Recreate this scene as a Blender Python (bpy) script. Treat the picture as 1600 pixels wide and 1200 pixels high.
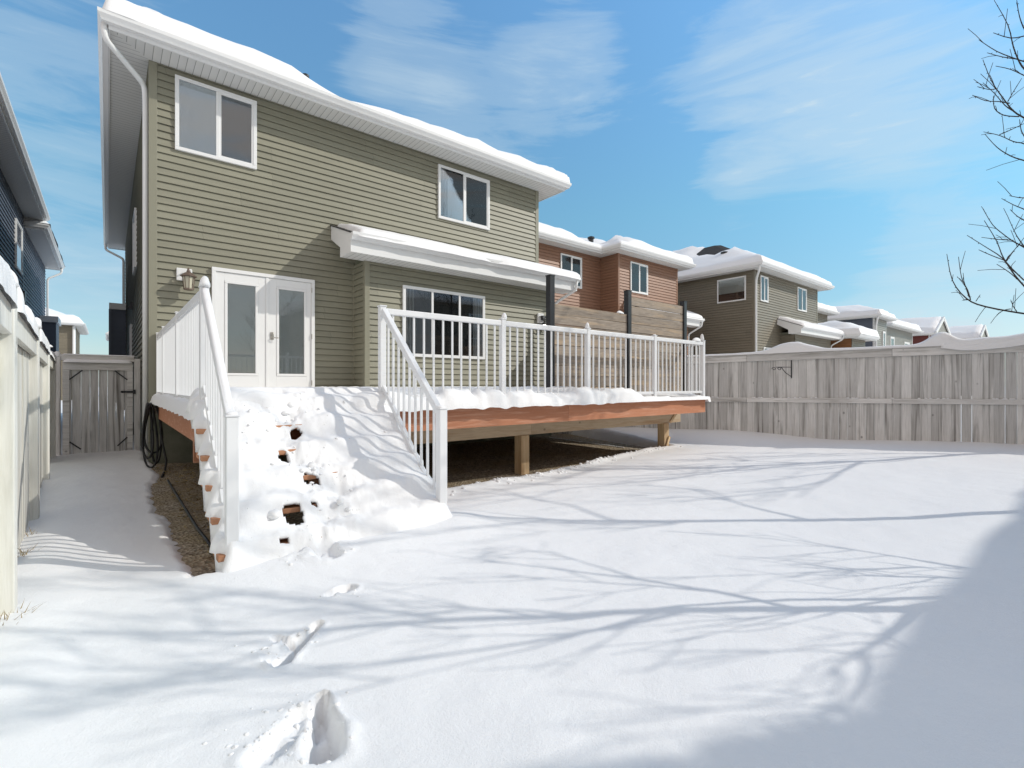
import bpy, math, random
import numpy as np
from mathutils import Vector
R = math.radians
random.seed(7)
S = bpy.context.scene
for o in list(bpy.data.objects): bpy.data.objects.remove(o)
# ------------------------------------------------------------------ camera, sky, sun, exposure
# world axes: x along the rear wall of the green house, y into the house, z up, eye level = 0
YAW = math.atan2(.6347, .7728)
cam = bpy.data.cameras.new('camera'); camo = bpy.data.objects.new('camera', cam)
S.collection.objects.link(camo); S.camera = camo
cam.sensor_width = 36; cam.lens = 17.313; cam.shift_y = .00125
cam.clip_start = .05; cam.clip_end = 2000
camo.location = (0, 0, 0); camo.rotation_euler = (R(90), 0, -YAW)
SUN_D = Vector((-1.35, 1.0, -1.15)).normalized()          # travel direction of the light
sl = bpy.data.lights.new('sun', 'SUN'); sl.energy = 2.95; sl.angle = R(.55); sl.color = (1, .95, .87)
so = bpy.data.objects.new('sun', sl); S.collection.objects.link(so)
so.rotation_euler = SUN_D.to_track_quat('-Z', 'Y').to_euler()
so.location = (20, -15, 20)
ELEV = math.asin(-SUN_D.z); AZ = math.atan2(-SUN_D.x, -SUN_D.y)
W = bpy.data.worlds.new("World"); S.world = W; W.use_nodes = True
nt = W.node_tree; nt.nodes.clear()
def N(t, typ, **k):
    n = t.nodes.new(typ)
    for a, b in k.items(): setattr(n, a, b)
    return n
def mth(t, op, a, b=None, c=None, clamp=False):
    n = N(t, 'ShaderNodeMath', operation=op); n.use_clamp = clamp
    for i, v in enumerate((a, b, c)):
        if v is None: continue
        if isinstance(v, (int, float)): n.inputs[i].default_value = v
        else: t.links.new(v, n.inputs[i])
    return n.outputs[0]
def mixc(t, f, a, b, mode='MIX'):
    n = N(t, 'ShaderNodeMix', data_type='RGBA', blend_type=mode)
    if isinstance(f, (int, float)): n.inputs[0].default_value = f
    else: t.links.new(f, n.inputs[0])
    for i, v in ((6, a), (7, b)):
        if isinstance(v, (tuple, list)): n.inputs[i].default_value = (*v[:3], 1)
        else: t.links.new(v, n.inputs[i])
    return n.outputs[2]
def ramp(t, f, stops, mode='LINEAR'):
    n = N(t, 'ShaderNodeValToRGB'); n.color_ramp.interpolation = mode
    e = n.color_ramp.elements
    while len(e) < len(stops): e.new(.5)
    for q, (p, c) in zip(e, stops):
        q.position = p; q.color = (*c, 1) if isinstance(c, (tuple, list)) else (c, c, c, 1)
    t.links.new(f, n.inputs[0]); return n.outputs[0]
def noise(t, vec, scale, detail=4, rough=.55, dist=0.):
    n = N(t, 'ShaderNodeTexNoise'); n.inputs['Scale'].default_value = scale
    n.inputs['Detail'].default_value = detail; n.inputs['Roughness'].default_value = rough
    n.inputs['Distortion'].default_value = dist
    t.links.new(vec, n.inputs['Vector']); return n.outputs[0]
def vmap(t, vec, scale=(1, 1, 1), loc=(0, 0, 0), rot=(0, 0, 0)):
    n = N(t, 'ShaderNodeMapping'); n.inputs['Scale'].default_value = scale
    n.inputs['Location'].default_value = loc; n.inputs['Rotation'].default_value = rot
    t.links.new(vec, n.inputs['Vector']); return n.outputs[0]
SKY_STRENGTH = .15
sky = N(nt, 'ShaderNodeTexSky', sky_type='NISHITA'); sky.sun_disc = False
sky.sun_elevation = ELEV; sky.sun_rotation = AZ
sky.air_density = 1.0; sky.dust_density = .8; sky.ozone_density = 1.0; sky.altitude = 600
tc = N(nt, 'ShaderNodeTexCoord'); sep = N(nt, 'ShaderNodeSeparateXYZ'); nt.links.new(tc.outputs['Generated'], sep.inputs[0])
zz = mth(nt, 'MAXIMUM', sep.outputs[2], .0)
den = mth(nt, 'ADD', zz, .22)
cmb = N(nt, 'ShaderNodeCombineXYZ')
nt.links.new(mth(nt, 'DIVIDE', sep.outputs[0], den), cmb.inputs[0]); nt.links.new(mth(nt, 'DIVIDE', sep.outputs[1], den), cmb.inputs[1])
cl = vmap(nt, tc.outputs['Generated'], (1.4, 1.4, 9.0), (3.1, 1.7, 0), (R(4), R(-5), 0))
n1 = noise(nt, cl, 1.9, 11, .62, .55); n2 = noise(nt, vmap(nt, cl, (1, 1, 1), (7, 3, 0)), 1.1, 6, .55, .4)
dens = mth(nt, 'ADD', mth(nt, 'MULTIPLY', n1, .95), mth(nt, 'MULTIPLY', n2, .35)); dens = mth(nt, 'SUBTRACT', dens, .14)
def blob(px, py, rad, w):                       # a bank of cloud in a direction of the sky
    a = (px - 800) / 769.5; c = (602 - py) / 769.5
    d = Vector((.7728 * a + .6347, -.6347 * a + .7728, c)).normalized()
    dp = N(nt, 'ShaderNodeVectorMath', operation='DOT_PRODUCT'); nt.links.new(nrm.outputs[0], dp.inputs[0]); dp.inputs[1].default_value = d
    m = N(nt, 'ShaderNodeMapRange', interpolation_type='SMOOTHSTEP')
    nt.links.new(dp.outputs['Value'], m.inputs[0]); m.inputs[1].default_value = math.cos(R(rad)); m.inputs[2].default_value = 1
    m.inputs[3].default_value = 0; m.inputs[4].default_value = w
    return m.outputs[0]
nrm = N(nt, 'ShaderNodeVectorMath', operation='NORMALIZE'); nt.links.new(tc.outputs['Generated'], nrm.inputs[0])
for b in ((1270, 190, 15, .22), (1400, 110, 10, .08), (640, 105, 8, .13), (880, 105, 8, .13), (760, 185, 8, .13), (620, 90, 6, .06), (1150, 15, 9, .06), (80, 160, 10, .1), (1480, 520, 12, .36), (100, 480, 14, .20), (1250, 370, 9, -.2), (1000, 320, 10, -.25), (1020, 60, 6, -.08), (420, 40, 9, -.1)):
    dens = mth(nt, 'ADD', dens, blob(*b))
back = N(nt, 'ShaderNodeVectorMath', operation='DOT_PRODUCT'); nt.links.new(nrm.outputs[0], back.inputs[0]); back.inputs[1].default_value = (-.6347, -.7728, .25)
bm_ = N(nt, 'ShaderNodeMapRange', interpolation_type='SMOOTHSTEP'); nt.links.new(back.outputs['Value'], bm_.inputs[0])      # unseen warm cloud added behind the camera to brighten and neutralise the shade
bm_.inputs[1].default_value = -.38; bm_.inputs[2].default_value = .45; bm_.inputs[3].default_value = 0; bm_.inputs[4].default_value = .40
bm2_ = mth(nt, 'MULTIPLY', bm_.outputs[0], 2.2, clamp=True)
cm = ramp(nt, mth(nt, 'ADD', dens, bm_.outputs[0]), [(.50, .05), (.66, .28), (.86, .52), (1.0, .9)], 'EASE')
hz = N(nt, 'ShaderNodeMapRange', interpolation_type='SMOOTHSTEP'); nt.links.new(sep.outputs[2], hz.inputs[0])
hz.inputs[1].default_value = .17; hz.inputs[2].default_value = -.02; hz.inputs[3].default_value = 0; hz.inputs[4].default_value = .62
cm2 = mth(nt, 'MAXIMUM', cm, mth(nt, 'MULTIPLY', hz.outputs[0], mth(nt, 'ADD', mth(nt, 'MULTIPLY', n1, .9), .45)), clamp=True)
skyc = mixc(nt, 1.0, sky.outputs[0], ramp(nt, sep.outputs[2], [(0, (.72, .80, .84)), (.15, (.66, .90, .90)), (.32, (.76, 1.24, 1.20)), (.62, (.96, 1.62, 1.80))]), 'MULTIPLY')
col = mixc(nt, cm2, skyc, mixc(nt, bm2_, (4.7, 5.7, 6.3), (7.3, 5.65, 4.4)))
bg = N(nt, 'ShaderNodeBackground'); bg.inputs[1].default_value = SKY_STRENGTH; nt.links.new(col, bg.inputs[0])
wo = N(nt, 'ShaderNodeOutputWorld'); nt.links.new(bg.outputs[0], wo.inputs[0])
S.view_settings.view_transform = 'Standard'; S.view_settings.look = 'None'
S.view_settings.exposure = -.14; S.view_settings.gamma = 1.0
try: S.view_settings.use_curve_mapping = False
except Exception: pass

# ------------------------------------------------------------------ helpers
ORG = {}
class MB:
    def __init__(s): s.v = []; s.f = []; s.r = []
    def add(s, vs, fs, r=0.):
        b = len(s.v); s.v += [tuple(p) for p in vs]; s.f += [tuple(b + i for i in f) for f in fs]; s.r += [r] * len(fs); return s
    def hexa(s, p, r=0.):
        return s.add(p, [(0, 3, 2, 1), (4, 5, 6, 7), (0, 1, 5, 4), (1, 2, 6, 5), (2, 3, 7, 6), (3, 0, 4, 7)], r)
    def box(s, x0, x1, y0, y1, z0, z1, r=0.):
        return s.hexa([(x0, y0, z0), (x1, y0, z0), (x1, y1, z0), (x0, y1, z0), (x0, y0, z1), (x1, y0, z1), (x1, y1, z1), (x0, y1, z1)], r)
    def bar(s, a, b, w, h, r=0., up=(0, 0, 1)):
        a = Vector(a); b = Vector(b); d = (b - a).normalized(); up = Vector(up)
        sd = d.cross(up)
        if sd.length < 1e-4: sd = d.cross(Vector((0, 1, 0)))
        sd.normalize(); u = sd.cross(d)
        q = []
        for c in (a, b):
            q += [c - sd * w / 2 - u * h / 2, c + sd * w / 2 - u * h / 2, c + sd * w / 2 + u * h / 2, c - sd * w / 2 + u * h / 2]
        return s.hexa(q, r)
    def tube(s, pts, rad, n=8, r=0., cap=True):
        pts = [Vector(p) for p in pts]
        if isinstance(rad, (int, float)): rad = [rad] * len(pts)
        vs = []; prev = None
        for i, p in enumerate(pts):
            d = (pts[min(i + 1, len(pts) - 1)] - pts[max(i - 1, 0)]).normalized()
            if prev is None:
                prev = d.cross(Vector((0, 0, 1)))
                if prev.length < 1e-3: prev = d.cross(Vector((0, 1, 0)))
            prev = (prev - d * prev.dot(d)).normalized(); q = d.cross(prev)
            for k in range(n):
                t = 2 * math.pi * k / n; vs.append(p + prev * math.cos(t) * rad[i] + q * math.sin(t) * rad[i])
        fs = [(i * n + k, i * n + (k + 1) % n, (i + 1) * n + (k + 1) % n, (i + 1) * n + k) for i in range(len(pts) - 1) for k in range(n)]
        if cap: fs += [tuple(range(n))[::-1], tuple((len(pts) - 1) * n + k for k in range(n))]
        return s.add(vs, fs, r)
    def prism(s, poly, vec, r=0.):
        n = len(poly); a = [Vector(p) for p in poly]; b = [p + Vector(vec) for p in a]
        return s.add(a + b, [tuple(range(n))[::-1], tuple(range(n, 2 * n))] + [(i, (i + 1) % n, n + (i + 1) % n, n + i) for i in range(n)], r)
    def lathe(s, c, prof, n=12, r=0.):
        vs = [(c[0] + q * math.cos(2 * math.pi * k / n), c[1] + q * math.sin(2 * math.pi * k / n), c[2] + z) for q, z in prof for k in range(n)]
        m = len(prof)
        fs = [(i * n + k, i * n + (k + 1) % n, (i + 1) * n + (k + 1) % n, (i + 1) * n + k) for i in range(m - 1) for k in range(n)]
        fs += [tuple(range(n))[::-1], tuple((m - 1) * n + k for k in range(n))]
        return s.add(vs, fs, r)
    def build(s, name, mat, parent=None, smooth=False, bevel=0., label=None, recalc=True, kind=None, org=None):
        V = np.array(s.v, float).reshape(-1, 3)
        if parent is not None: o3 = ORG[parent.name]
        elif org is not None: o3 = org
        else: o3 = ((V[:, 0].min() + V[:, 0].max()) / 2, (V[:, 1].min() + V[:, 1].max()) / 2, V[:, 2].min())
        me = bpy.data.meshes.new(name); me.from_pydata((V - np.array(o3)).tolist(), [], s.f)
        at = me.attributes.new('rnd', 'FLOAT', 'FACE'); at.data.foreach_set('value', s.r)
        if recalc and len(s.f) < 60000:
            import bmesh
            b = bmesh.new(); b.from_mesh(me); bmesh.ops.recalc_face_normals(b, faces=b.faces); b.to_mesh(me); b.free()
        if smooth: me.polygons.foreach_set('use_smooth', [True] * len(me.polygons))
        me.materials.append(mat)
        o = bpy.data.objects.new(name, me); S.collection.objects.link(o); ORG[o.name] = tuple(o3)
        if parent is not None: o.parent = parent
        else: o.location = o3
        if bevel:
            m = o.modifiers.new('bevel', 'BEVEL'); m.width = bevel; m.segments = 2; m.limit_method = 'ANGLE'; m.angle_limit = R(40)
        if label: o['label'] = label
        if kind: o['kind'] = kind
        return o
def thing(name, label, cat, loc, group=None):
    o = bpy.data.objects.new(name, None); S.collection.objects.link(o); o.location = loc; ORG[o.name] = tuple(loc)
    o.empty_display_size = .2; o['label'] = label; o['category'] = cat
    if group: o['group'] = group
    return o
def tag(o, label, cat, group=None):
    o['label'] = label; o['category'] = cat
    if group: o['group'] = group
    return o
# numpy value noise
_rng = np.random.RandomState(3); _T = _rng.rand(256, 256)
def vn(x, y):
    x = np.asarray(x, float); y = np.asarray(y, float)
    xi = np.floor(x).astype(int); yi = np.floor(y).astype(int); fx = x - xi; fy = y - yi
    fx = fx * fx * (3 - 2 * fx); fy = fy * fy * (3 - 2 * fy)
    g = lambda a, b: _T[a & 255, b & 255]
    return (g(xi, yi) * (1 - fx) + g(xi + 1, yi) * fx) * (1 - fy) + (g(xi, yi + 1) * (1 - fx) + g(xi + 1, yi + 1) * fx) * fy
def fbm(x, y, s=1., o=4, seed=0):
    t = 0; a = .5; x = np.asarray(x) * s + seed * 17.3; y = np.asarray(y) * s + seed * 9.1
    for i in range(o): t = t + a * (vn(x, y) - .5); x = x * 2.03 + 5.1; y = y * 2.03 + 1.7; a *= .5
    return t
def ss(a, b, x):
    t = np.clip((np.asarray(x, float) - a) / (b - a), 0, 1); return t * t * (3 - 2 * t)
def ray(px, py):
    a = (px - 800) / 769.5; c = (602 - py) / 769.5
    return np.array([.7728 * a + .6347, -.6347 * a + .7728, c])
def ground_pt(px, py, z=-1.13):
    d = ray(px, py); t = z / d[2]; return d[0] * t, d[1] * t
def axis(*segs):                               # (start, end, step) pieces -> coordinates
    out = []
    for a, b, st in segs:
        n = max(1, int(round((b - a) / st))); out += list(np.linspace(a, b, n, endpoint=False))
    out.append(segs[-1][1]); return np.array(out)
def grid_mesh(mb, X, Y, Z, keep=None, r=0.):
    ny, nx = X.shape; b = len(mb.v)
    idx = np.arange(nx * ny).reshape(ny, nx)
    q = np.stack([idx[:-1, :-1], idx[:-1, 1:], idx[1:, 1:], idx[1:, :-1]], -1).reshape(-1, 4)
    if keep is not None: q = q[keep.reshape(-1)]
    used, inv = np.unique(q, return_inverse=True)
    P = np.stack([X.ravel(), Y.ravel(), Z.ravel()], -1)[used]; q = inv.reshape(-1, 4) + b
    mb.v += [tuple(p) for p in P.tolist()]; mb.f += [tuple(t) for t in q.tolist()]; mb.r += [r] * len(q)

# ------------------------------------------------------------------ materials
def mat(name, col=(.5, .5, .5), rough=.6, spec=.3, fn=None, metal=0.):
    m = bpy.data.materials.new(name); m.use_nodes = True; t = m.node_tree
    b = t.nodes['Principled BSDF']; b.inputs['Base Color'].default_value = (*col, 1)
    b.inputs['Roughness'].default_value = rough; b.inputs['Specular IOR Level'].default_value = spec; b.inputs['Metallic'].default_value = metal
    if fn: fn(t, b)
    return m
def gco(t):                                    # world position
    return N(t, 'ShaderNodeNewGeometry').outputs['Position']
def bump(t, b, h, strength, dist=.01):
    n = N(t, 'ShaderNodeBump'); n.inputs['Strength'].default_value = strength; n.inputs['Distance'].default_value = dist
    t.links.new(h, n.inputs['Height']); t.links.new(n.outputs[0], b.inputs['Normal'])
def attr(t): return N(t, 'ShaderNodeAttribute', attribute_name='rnd').outputs['Fac']
def f_snow(t, b):
    p = gco(t)
    c = mixc(t, ramp(t, noise(t, p, 1.3, 5), [(.3, 0), (.7, 1)]), (.86, .858, .86), (.89, .888, .885))
    t.links.new(c, b.inputs['Base Color'])
    h = mth(t, 'ADD', mth(t, 'MULTIPLY', noise(t, p, 130, 4, .75), .65), mth(t, 'ADD', mth(t, 'MULTIPLY', noise(t, p, 24, 6, .68), .8), mth(t, 'MULTIPLY', noise(t, p, 5, 4, .6), 1.6)))
    bump(t, b, h, .42, .012)
    b.inputs['Subsurface Weight'].default_value = 0
M = {}
M['snow'] = mat('snow', rough=.55, spec=.25, fn=f_snow)
def siding(name, c, var=.12):
    def fn(t, b):
        p = gco(t); n = noise(t, vmap(t, p, (1, 1, 9)), 1.1, 4)
        n2 = noise(t, vmap(t, p, (3, 3, 60)), 1.5, 3)
        k = mth(t, 'ADD', mth(t, 'MULTIPLY', n, .7), mth(t, 'MULTIPLY', n2, .3))
        d = tuple(x * (1 - var) for x in c); e = tuple(min(1, x * (1 + var)) for x in c)
        s = N(t, 'ShaderNodeSeparateXYZ'); t.links.new(p, s.inputs[0]); row = mth(t, 'FLOOR', mth(t, 'DIVIDE', mth(t, 'ADD', s.outputs[2], .3301), .226))
        wn = N(t, 'ShaderNodeTexWhiteNoise', noise_dimensions='1D'); t.links.new(row, wn.inputs['W'])
        f = mth(t, 'FRACT', mth(t, 'ADD', mth(t, 'MULTIPLY', mth(t, 'ADD', s.outputs[0], s.outputs[1]), .273), wn.outputs['Value']))
        seam = mth(t, 'LESS_THAN', f, .0016)                      # overlap joints between siding lengths
        run = mth(t, 'FLOOR', mth(t, 'ADD', mth(t, 'MULTIPLY', mth(t, 'ADD', s.outputs[0], s.outputs[1]), .273), wn.outputs['Value']))
        w2 = N(t, 'ShaderNodeTexWhiteNoise', noise_dimensions='2D'); cv = N(t, 'ShaderNodeCombineXYZ'); t.links.new(run, cv.inputs[0]); t.links.new(row, cv.inputs[1]); t.links.new(cv.outputs[0], w2.inputs['Vector'])
        cc = mixc(t, ramp(t, mth(t, 'ADD', mth(t, 'MULTIPLY', k, .8), mth(t, 'MULTIPLY', w2.outputs['Value'], .2)), [(.3, 0), (.7, 1)]), d, e)
        t.links.new(mixc(t, mth(t, 'MULTIPLY', seam, .55), cc, tuple(x * .3 for x in c)), b.inputs['Base Color'])
        bump(t, b, noise(t, vmap(t, p, (18, 18, 160)), 3, 3, .6), .12, .004)
    return mat(name, c, .5, .35, fn)
M['green'] = siding('green_siding', (.255, .246, .185))
M['brown'] = siding('brown_siding', (.285, .155, .10))
M['taupe'] = siding('taupe_siding', (.20, .175, .130))
M['blue'] = siding('slate_blue_siding', (.12, .14, .18))
M['grey'] = siding('grey_siding', (.27, .265, .235))
M['red'] = siding('dark_red_siding', (.20, .06, .05))
M['orange'] = siding('orange_siding', (.30, .14, .06))
def trimmat(name, c):
    def fn(t, b):
        n = noise(t, gco(t), 3, 4); d = tuple(x * .93 for x in c)
        t.links.new(mixc(t, n, d, c), b.inputs['Base Color'])
    return mat(name, c, .42, .4, fn)
M['white'] = trimmat('white_metal', (.80, .80, .79)); M['gtrim'] = trimmat('green_trim', (.26, .25, .187))
M['rail'] = trimmat('white_powder_coat', (.82, .825, .83))
for k in ('brown', 'taupe', 'blue', 'grey', 'red'):
    c = M[k].node_tree.nodes['Principled BSDF'].inputs['Base Color'].default_value[:3]; M[k + '_trim'] = trimmat(k + '_trim', tuple(x * 1.02 for x in c))
def f_soffit(t, b):
    p = gco(t); s = N(t, 'ShaderNodeSeparateXYZ'); t.links.new(p, s.inputs[0]); r = attr(t)
    sel = N(t, 'ShaderNodeMix', data_type='FLOAT'); t.links.new(r, sel.inputs[0]); t.links.new(s.outputs[0], sel.inputs[2]); t.links.new(s.outputs[1], sel.inputs[3])
    f = mth(t, 'FRACT', mth(t, 'MULTIPLY', sel.outputs[0], 9.5))
    g = ramp(t, f, [(0, .35), (.05, .35), (.09, 1), (1, .93)])
    t.links.new(mixc(t, 1.0, (.72, .72, .70), g, 'MULTIPLY'), b.inputs['Base Color'])
M['soffit'] = mat('white_soffit', rough=.5, fn=f_soffit)
def f_shingle(t, b):
    p = gco(t); n = noise(t, p, 60, 3); n2 = noise(t, vmap(t, p, (4, 4, 4)), 2, 3)
    t.links.new(mixc(t, ramp(t, mth(t, 'ADD', mth(t, 'MULTIPLY', n, .6), mth(t, 'MULTIPLY', n2, .4)), [(.35, 0), (.65, 1)]), (.035, .035, .037), (.085, .083, .08)), b.inputs['Base Color'])
M['shingle'] = mat('asphalt_shingle', rough=.9, spec=.1, fn=f_shingle)
def woodf(c1, c2, axis_scale, stain=(.10, .085, .07), stain_amt=.6, knots=True, rough=.8):
    def fn(t, b):
        p = gco(t); r = attr(t); off = N(t, 'ShaderNodeVectorMath', operation='ADD'); cv = N(t, 'ShaderNodeCombineXYZ')
        for i in range(3): t.links.new(mth(t, 'MULTIPLY', r, 37.0 + 11 * i), cv.inputs[i])
        t.links.new(p, off.inputs[0]); t.links.new(cv.outputs[0], off.inputs[1])
        q = vmap(t, off.outputs[0], axis_scale)
        g = noise(t, q, 5, 6, .65, .6); st = noise(t, vmap(t, q, (.22, .22, .22)), 4, 5, .6, .9)
        c = mixc(t, ramp(t, mth(t, 'ADD', mth(t, 'MULTIPLY', g, .75), mth(t, 'MULTIPLY', noise(t, vmap(t, off.outputs[0], (1.3, 1.3, 1.3)), 2.2, 3), .25)), [(.28, 0), (.72, 1)]), c1, c2)
        v = mth(t, 'MULTIPLY_ADD', r, .38, .76); vv = N(t, 'ShaderNodeCombineColor')
        for i in range(3): t.links.new(v, vv.inputs[i])
        c = mixc(t, 1.0, c, vv.outputs[0], 'MULTIPLY')
        c = mixc(t, mth(t, 'MULTIPLY', ramp(t, st, [(.50, 0), (.70, 1)]), stain_amt), c, stain)
        if knots:
            vo = N(t, 'ShaderNodeTexVoronoi'); vo.inputs['Scale'].default_value = 3.2
            t.links.new(vmap(t, off.outputs[0], tuple(.35 + .65 * min(1, a) for a in axis_scale)), vo.inputs['Vector'])
            c = mixc(t, mth(t, 'MULTIPLY', ramp(t, vo.outputs['Distance'], [(.035, 1), (.07, 0)]), .75), c, tuple(x * .45 for x in c1))
        t.links.new(c, b.inputs['Base Color']); bump(t, b, g, .35, .004)
    return fn
M['fence'] = mat('weathered_fence_wood', rough=.85, spec=.15, fn=woodf((.34, .325, .29), (.56, .55, .51), (6, 6, .5), (.15, .14, .125), .55))
M['fence_r'] = mat('grey_streaked_fence_wood', rough=.85, spec=.15, fn=woodf((.50, .485, .46), (.80, .785, .76), (15, 15, .55), (.17, .155, .14), .95))
M['fence_rail'] = mat('grey_streaked_rail_wood', rough=.85, spec=.15, fn=woodf((.56, .54, .51), (.80, .785, .76), (.9, .9, 14), (.22, .20, .17), .6))
M['fence_warm'] = mat('whitewashed_fence_wood', rough=.85, spec=.15, fn=woodf((.62, .61, .55), (.82, .81, .76), (6, 6, .5), (.48, .45, .32), .35))
M['deckface'] = mat('orange_stained_board', rough=.7, spec=.2, fn=woodf((.48, .20, .11), (.56, .26, .15), (2.0, 8, 30), (.70, .42, .30), .5))
M['beam'] = mat('weathered_beam_wood', rough=.8, spec=.15, fn=woodf((.50, .38, .25), (.70, .57, .41), (.7, 4, 8), (.34, .17, .07), .6))
M['post'] = mat('treated_post_wood', rough=.8, spec=.15, fn=woodf((.52, .35, .19), (.74, .58, .38), (7, 7, .7), (.28, .15, .07), .5))
M['cedar'] = mat('weathered_cedar', rough=.85, spec=.15, fn=woodf((.21, .175, .145), (.50, .43, .355), (1.1, 4, 12), (.60, .44, .28), .6))
M['tread'] = mat('orange_brown_tread_wood', rough=.75, spec=.2, fn=woodf((.42, .19, .10), (.55, .30, .18), (.7, 4, 9), (.25, .12, .07), .4))
M['black'] = mat('black_metal', (.022, .023, .026), .4, .5)
M['rubber'] = mat('black_rubber', (.015, .015, .016), .45, .5)
M['copper'] = mat('weathered_copper', (.17, .125, .10), .5, .5, metal=.3)
M['lampglass'] = mat('frosted_lamp_glass', (.55, .52, .40), .25, .5)
M['steel'] = mat('brushed_nickel', (.5, .47, .42), .3, .5, metal=.9)
def f_conc(t, b):
    p = gco(t); n = noise(t, p, 3, 6)
    t.links.new(mixc(t, ramp(t, n, [(.35, 0), (.65, 1)]), (.13, .14, .10), (.24, .24, .19)), b.inputs['Base Color']); bump(t, b, noise(t, p, 50, 3), .3, .01)
M['concrete'] = mat('concrete_foundation', rough=.9, fn=f_conc)
def f_gravel(t, b):
    p = gco(t); vo = N(t, 'ShaderNodeTexVoronoi'); vo.inputs['Scale'].default_value = 38; t.links.new(p, vo.inputs['Vector'])
    n = noise(t, p, 2.2, 4)
    s = N(t, 'ShaderNodeSeparateColor'); t.links.new(vo.outputs['Color'], s.inputs[0])
    c = mixc(t, s.outputs[0], (.17, .14, .105), (.52, .44, .34)); c = mixc(t, ramp(t, s.outputs[1], [(.9, 0), (.96, 1)]), c, (.42, .35, .26))
    c = mixc(t, mth(t, 'MULTIPLY', ramp(t, n, [(.45, 0), (.62, 1)]), .5), c, (.32, .25, .15))
    t.links.new(c, b.inputs['Base Color']); bump(t, b, vo.outputs['Distance'], .9, .02)
M['gravel'] = mat('wood_chip_gravel', rough=.95, spec=.1, fn=f_gravel)
M['bark'] = mat('grey_brown_bark', rough=.9, spec=.1, fn=lambda t, b: t.links.new(mixc(t, noise(t, vmap(t, gco(t), (8, 8, 2)), 6, 4), (.035, .03, .028), (.10, .085, .075)), b.inputs['Base Color']))
M['drygrass'] = mat('dry_grass', (.30, .23, .12), .9, .1)
def glassmat(name, tint, ior=1.6, mixf=None):
    m = bpy.data.materials.new(name); m.use_nodes = True; t = m.node_tree; t.nodes.clear()
    tr = N(t, 'ShaderNodeBsdfTransparent'); tr.inputs[0].default_value = (*tint, 1); g = N(t, 'ShaderNodeBsdfGlossy'); g.inputs['Roughness'].default_value = .012
    g.inputs[0].default_value = (.95, .97, 1, 1)
    fr = N(t, 'ShaderNodeFresnel'); fr.inputs[0].default_value = ior; mx = N(t, 'ShaderNodeMixShader')
    bp = N(t, 'ShaderNodeBump'); bp.inputs['Strength'].default_value = .05; bp.inputs['Distance'].default_value = .01
    t.links.new(noise(t, gco(t), 1.7, 2), bp.inputs['Height']); t.links.new(bp.outputs[0], g.inputs['Normal'])
    t.links.new(mth(t, 'MULTIPLY', fr.outputs[0], 1.15, clamp=True), mx.inputs[0]); t.links.new(tr.outputs[0], mx.inputs[1]); t.links.new(g.outputs[0], mx.inputs[2])
    o = N(t, 'ShaderNodeOutputMaterial'); t.links.new(mx.outputs[0], o.inputs[0]); return m
M['glass'] = glassmat('window_glass', (.92, .94, .95))
def f_curtain(t, b):
    p = gco(t); s = N(t, 'ShaderNodeSeparateXYZ'); t.links.new(p, s.inputs[0])
    w = mth(t, 'SINE', mth(t, 'MULTIPLY', mth(t, 'ADD', s.outputs[0], s.outputs[1]), 95)); g = ramp(t, mth(t, 'MULTIPLY_ADD', w, .5, .5), [(0, .62), (1, 1)])
    t.links.new(mixc(t, 1., (.62, .62, .60), g, 'MULTIPLY'), b.inputs['Base Color']); bump(t, b, w, .6, .02)
M['curtain'] = mat('pale_curtain', rough=.8, fn=f_curtain)
def f_slat(t, b):
    p = gco(t); s = N(t, 'ShaderNodeSeparateXYZ'); t.links.new(p, s.inputs[0])
    f = mth(t, 'FRACT', mth(t, 'MULTIPLY', s.outputs[2], 62)); g = ramp(t, f, [(0, .5), (.3, .95), (.85, 1), (1, .5)])
    t.links.new(mixc(t, 1., (.66, .67, .62), g, 'MULTIPLY'), b.inputs['Base Color'])
M['slats'] = mat('closed_blind_slats', rough=.6, fn=f_slat)
M['shade_l'] = mat('pale_grey_blind', (.86, .88, .88), .8); M['shade_d'] = mat('dark_window_screen', (.30, .31, .32), .8)
M['room'] = mat('dark_room', (.022, .02, .019), .9); M['shade_w'] = mat('white_roller_blind', (.50, .50, .46), .8)
# ------------------------------------------------------------------ building parts
class Wall:                                     # a wall plane: s along it, d outward, z up
    def __init__(w, side, c): w.side = side; w.c = c
    def P(w, s, d, z):
        return {'rear': (s, w.c - d, z), 'left': (w.c - d, s, z), 'right': (w.c + d, s, z), 'front': (s, w.c + d, z)}[w.side]
    def box(w, mb, s0, s1, d0, d1, z0, z1, r=0.):
        P = w.P; return mb.hexa([P(s0, d0, z0), P(s1, d0, z0), P(s1, d1, z0), P(s0, d1, z0), P(s0, d0, z1), P(s1, d0, z1), P(s1, d1, z1), P(s0, d1, z1)], r)
    def siding(w, mb, s0, s1, z0, z1, lap=.113, out=.024, phase=0.):
        z = z0; P = w.P
        while z < z1 - 1e-4:
            a = min(z + lap, z1); t = out * (1 - (a - z) / lap)
            b = z + min(.010, (a - z) * .3)
            c = a - min(.007, (a - z) * .3)
            mb.add([P(s0, -.010, z), P(s1, -.010, z), P(s1, out, z + .001), P(s0, out, z + .001), P(s1, out - .0015, b), P(s0, out - .0015, b), P(s1, t + .002, c), P(s0, t + .002, c), P(s1, -.010, c), P(s0, -.010, c), P(s1, -.010, a), P(s0, -.010, a)],
                   [(0, 1, 2, 3), (3, 2, 4, 5), (5, 4, 6, 7), (7, 6, 8, 9), (9, 8, 10, 11)]); z = a
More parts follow.
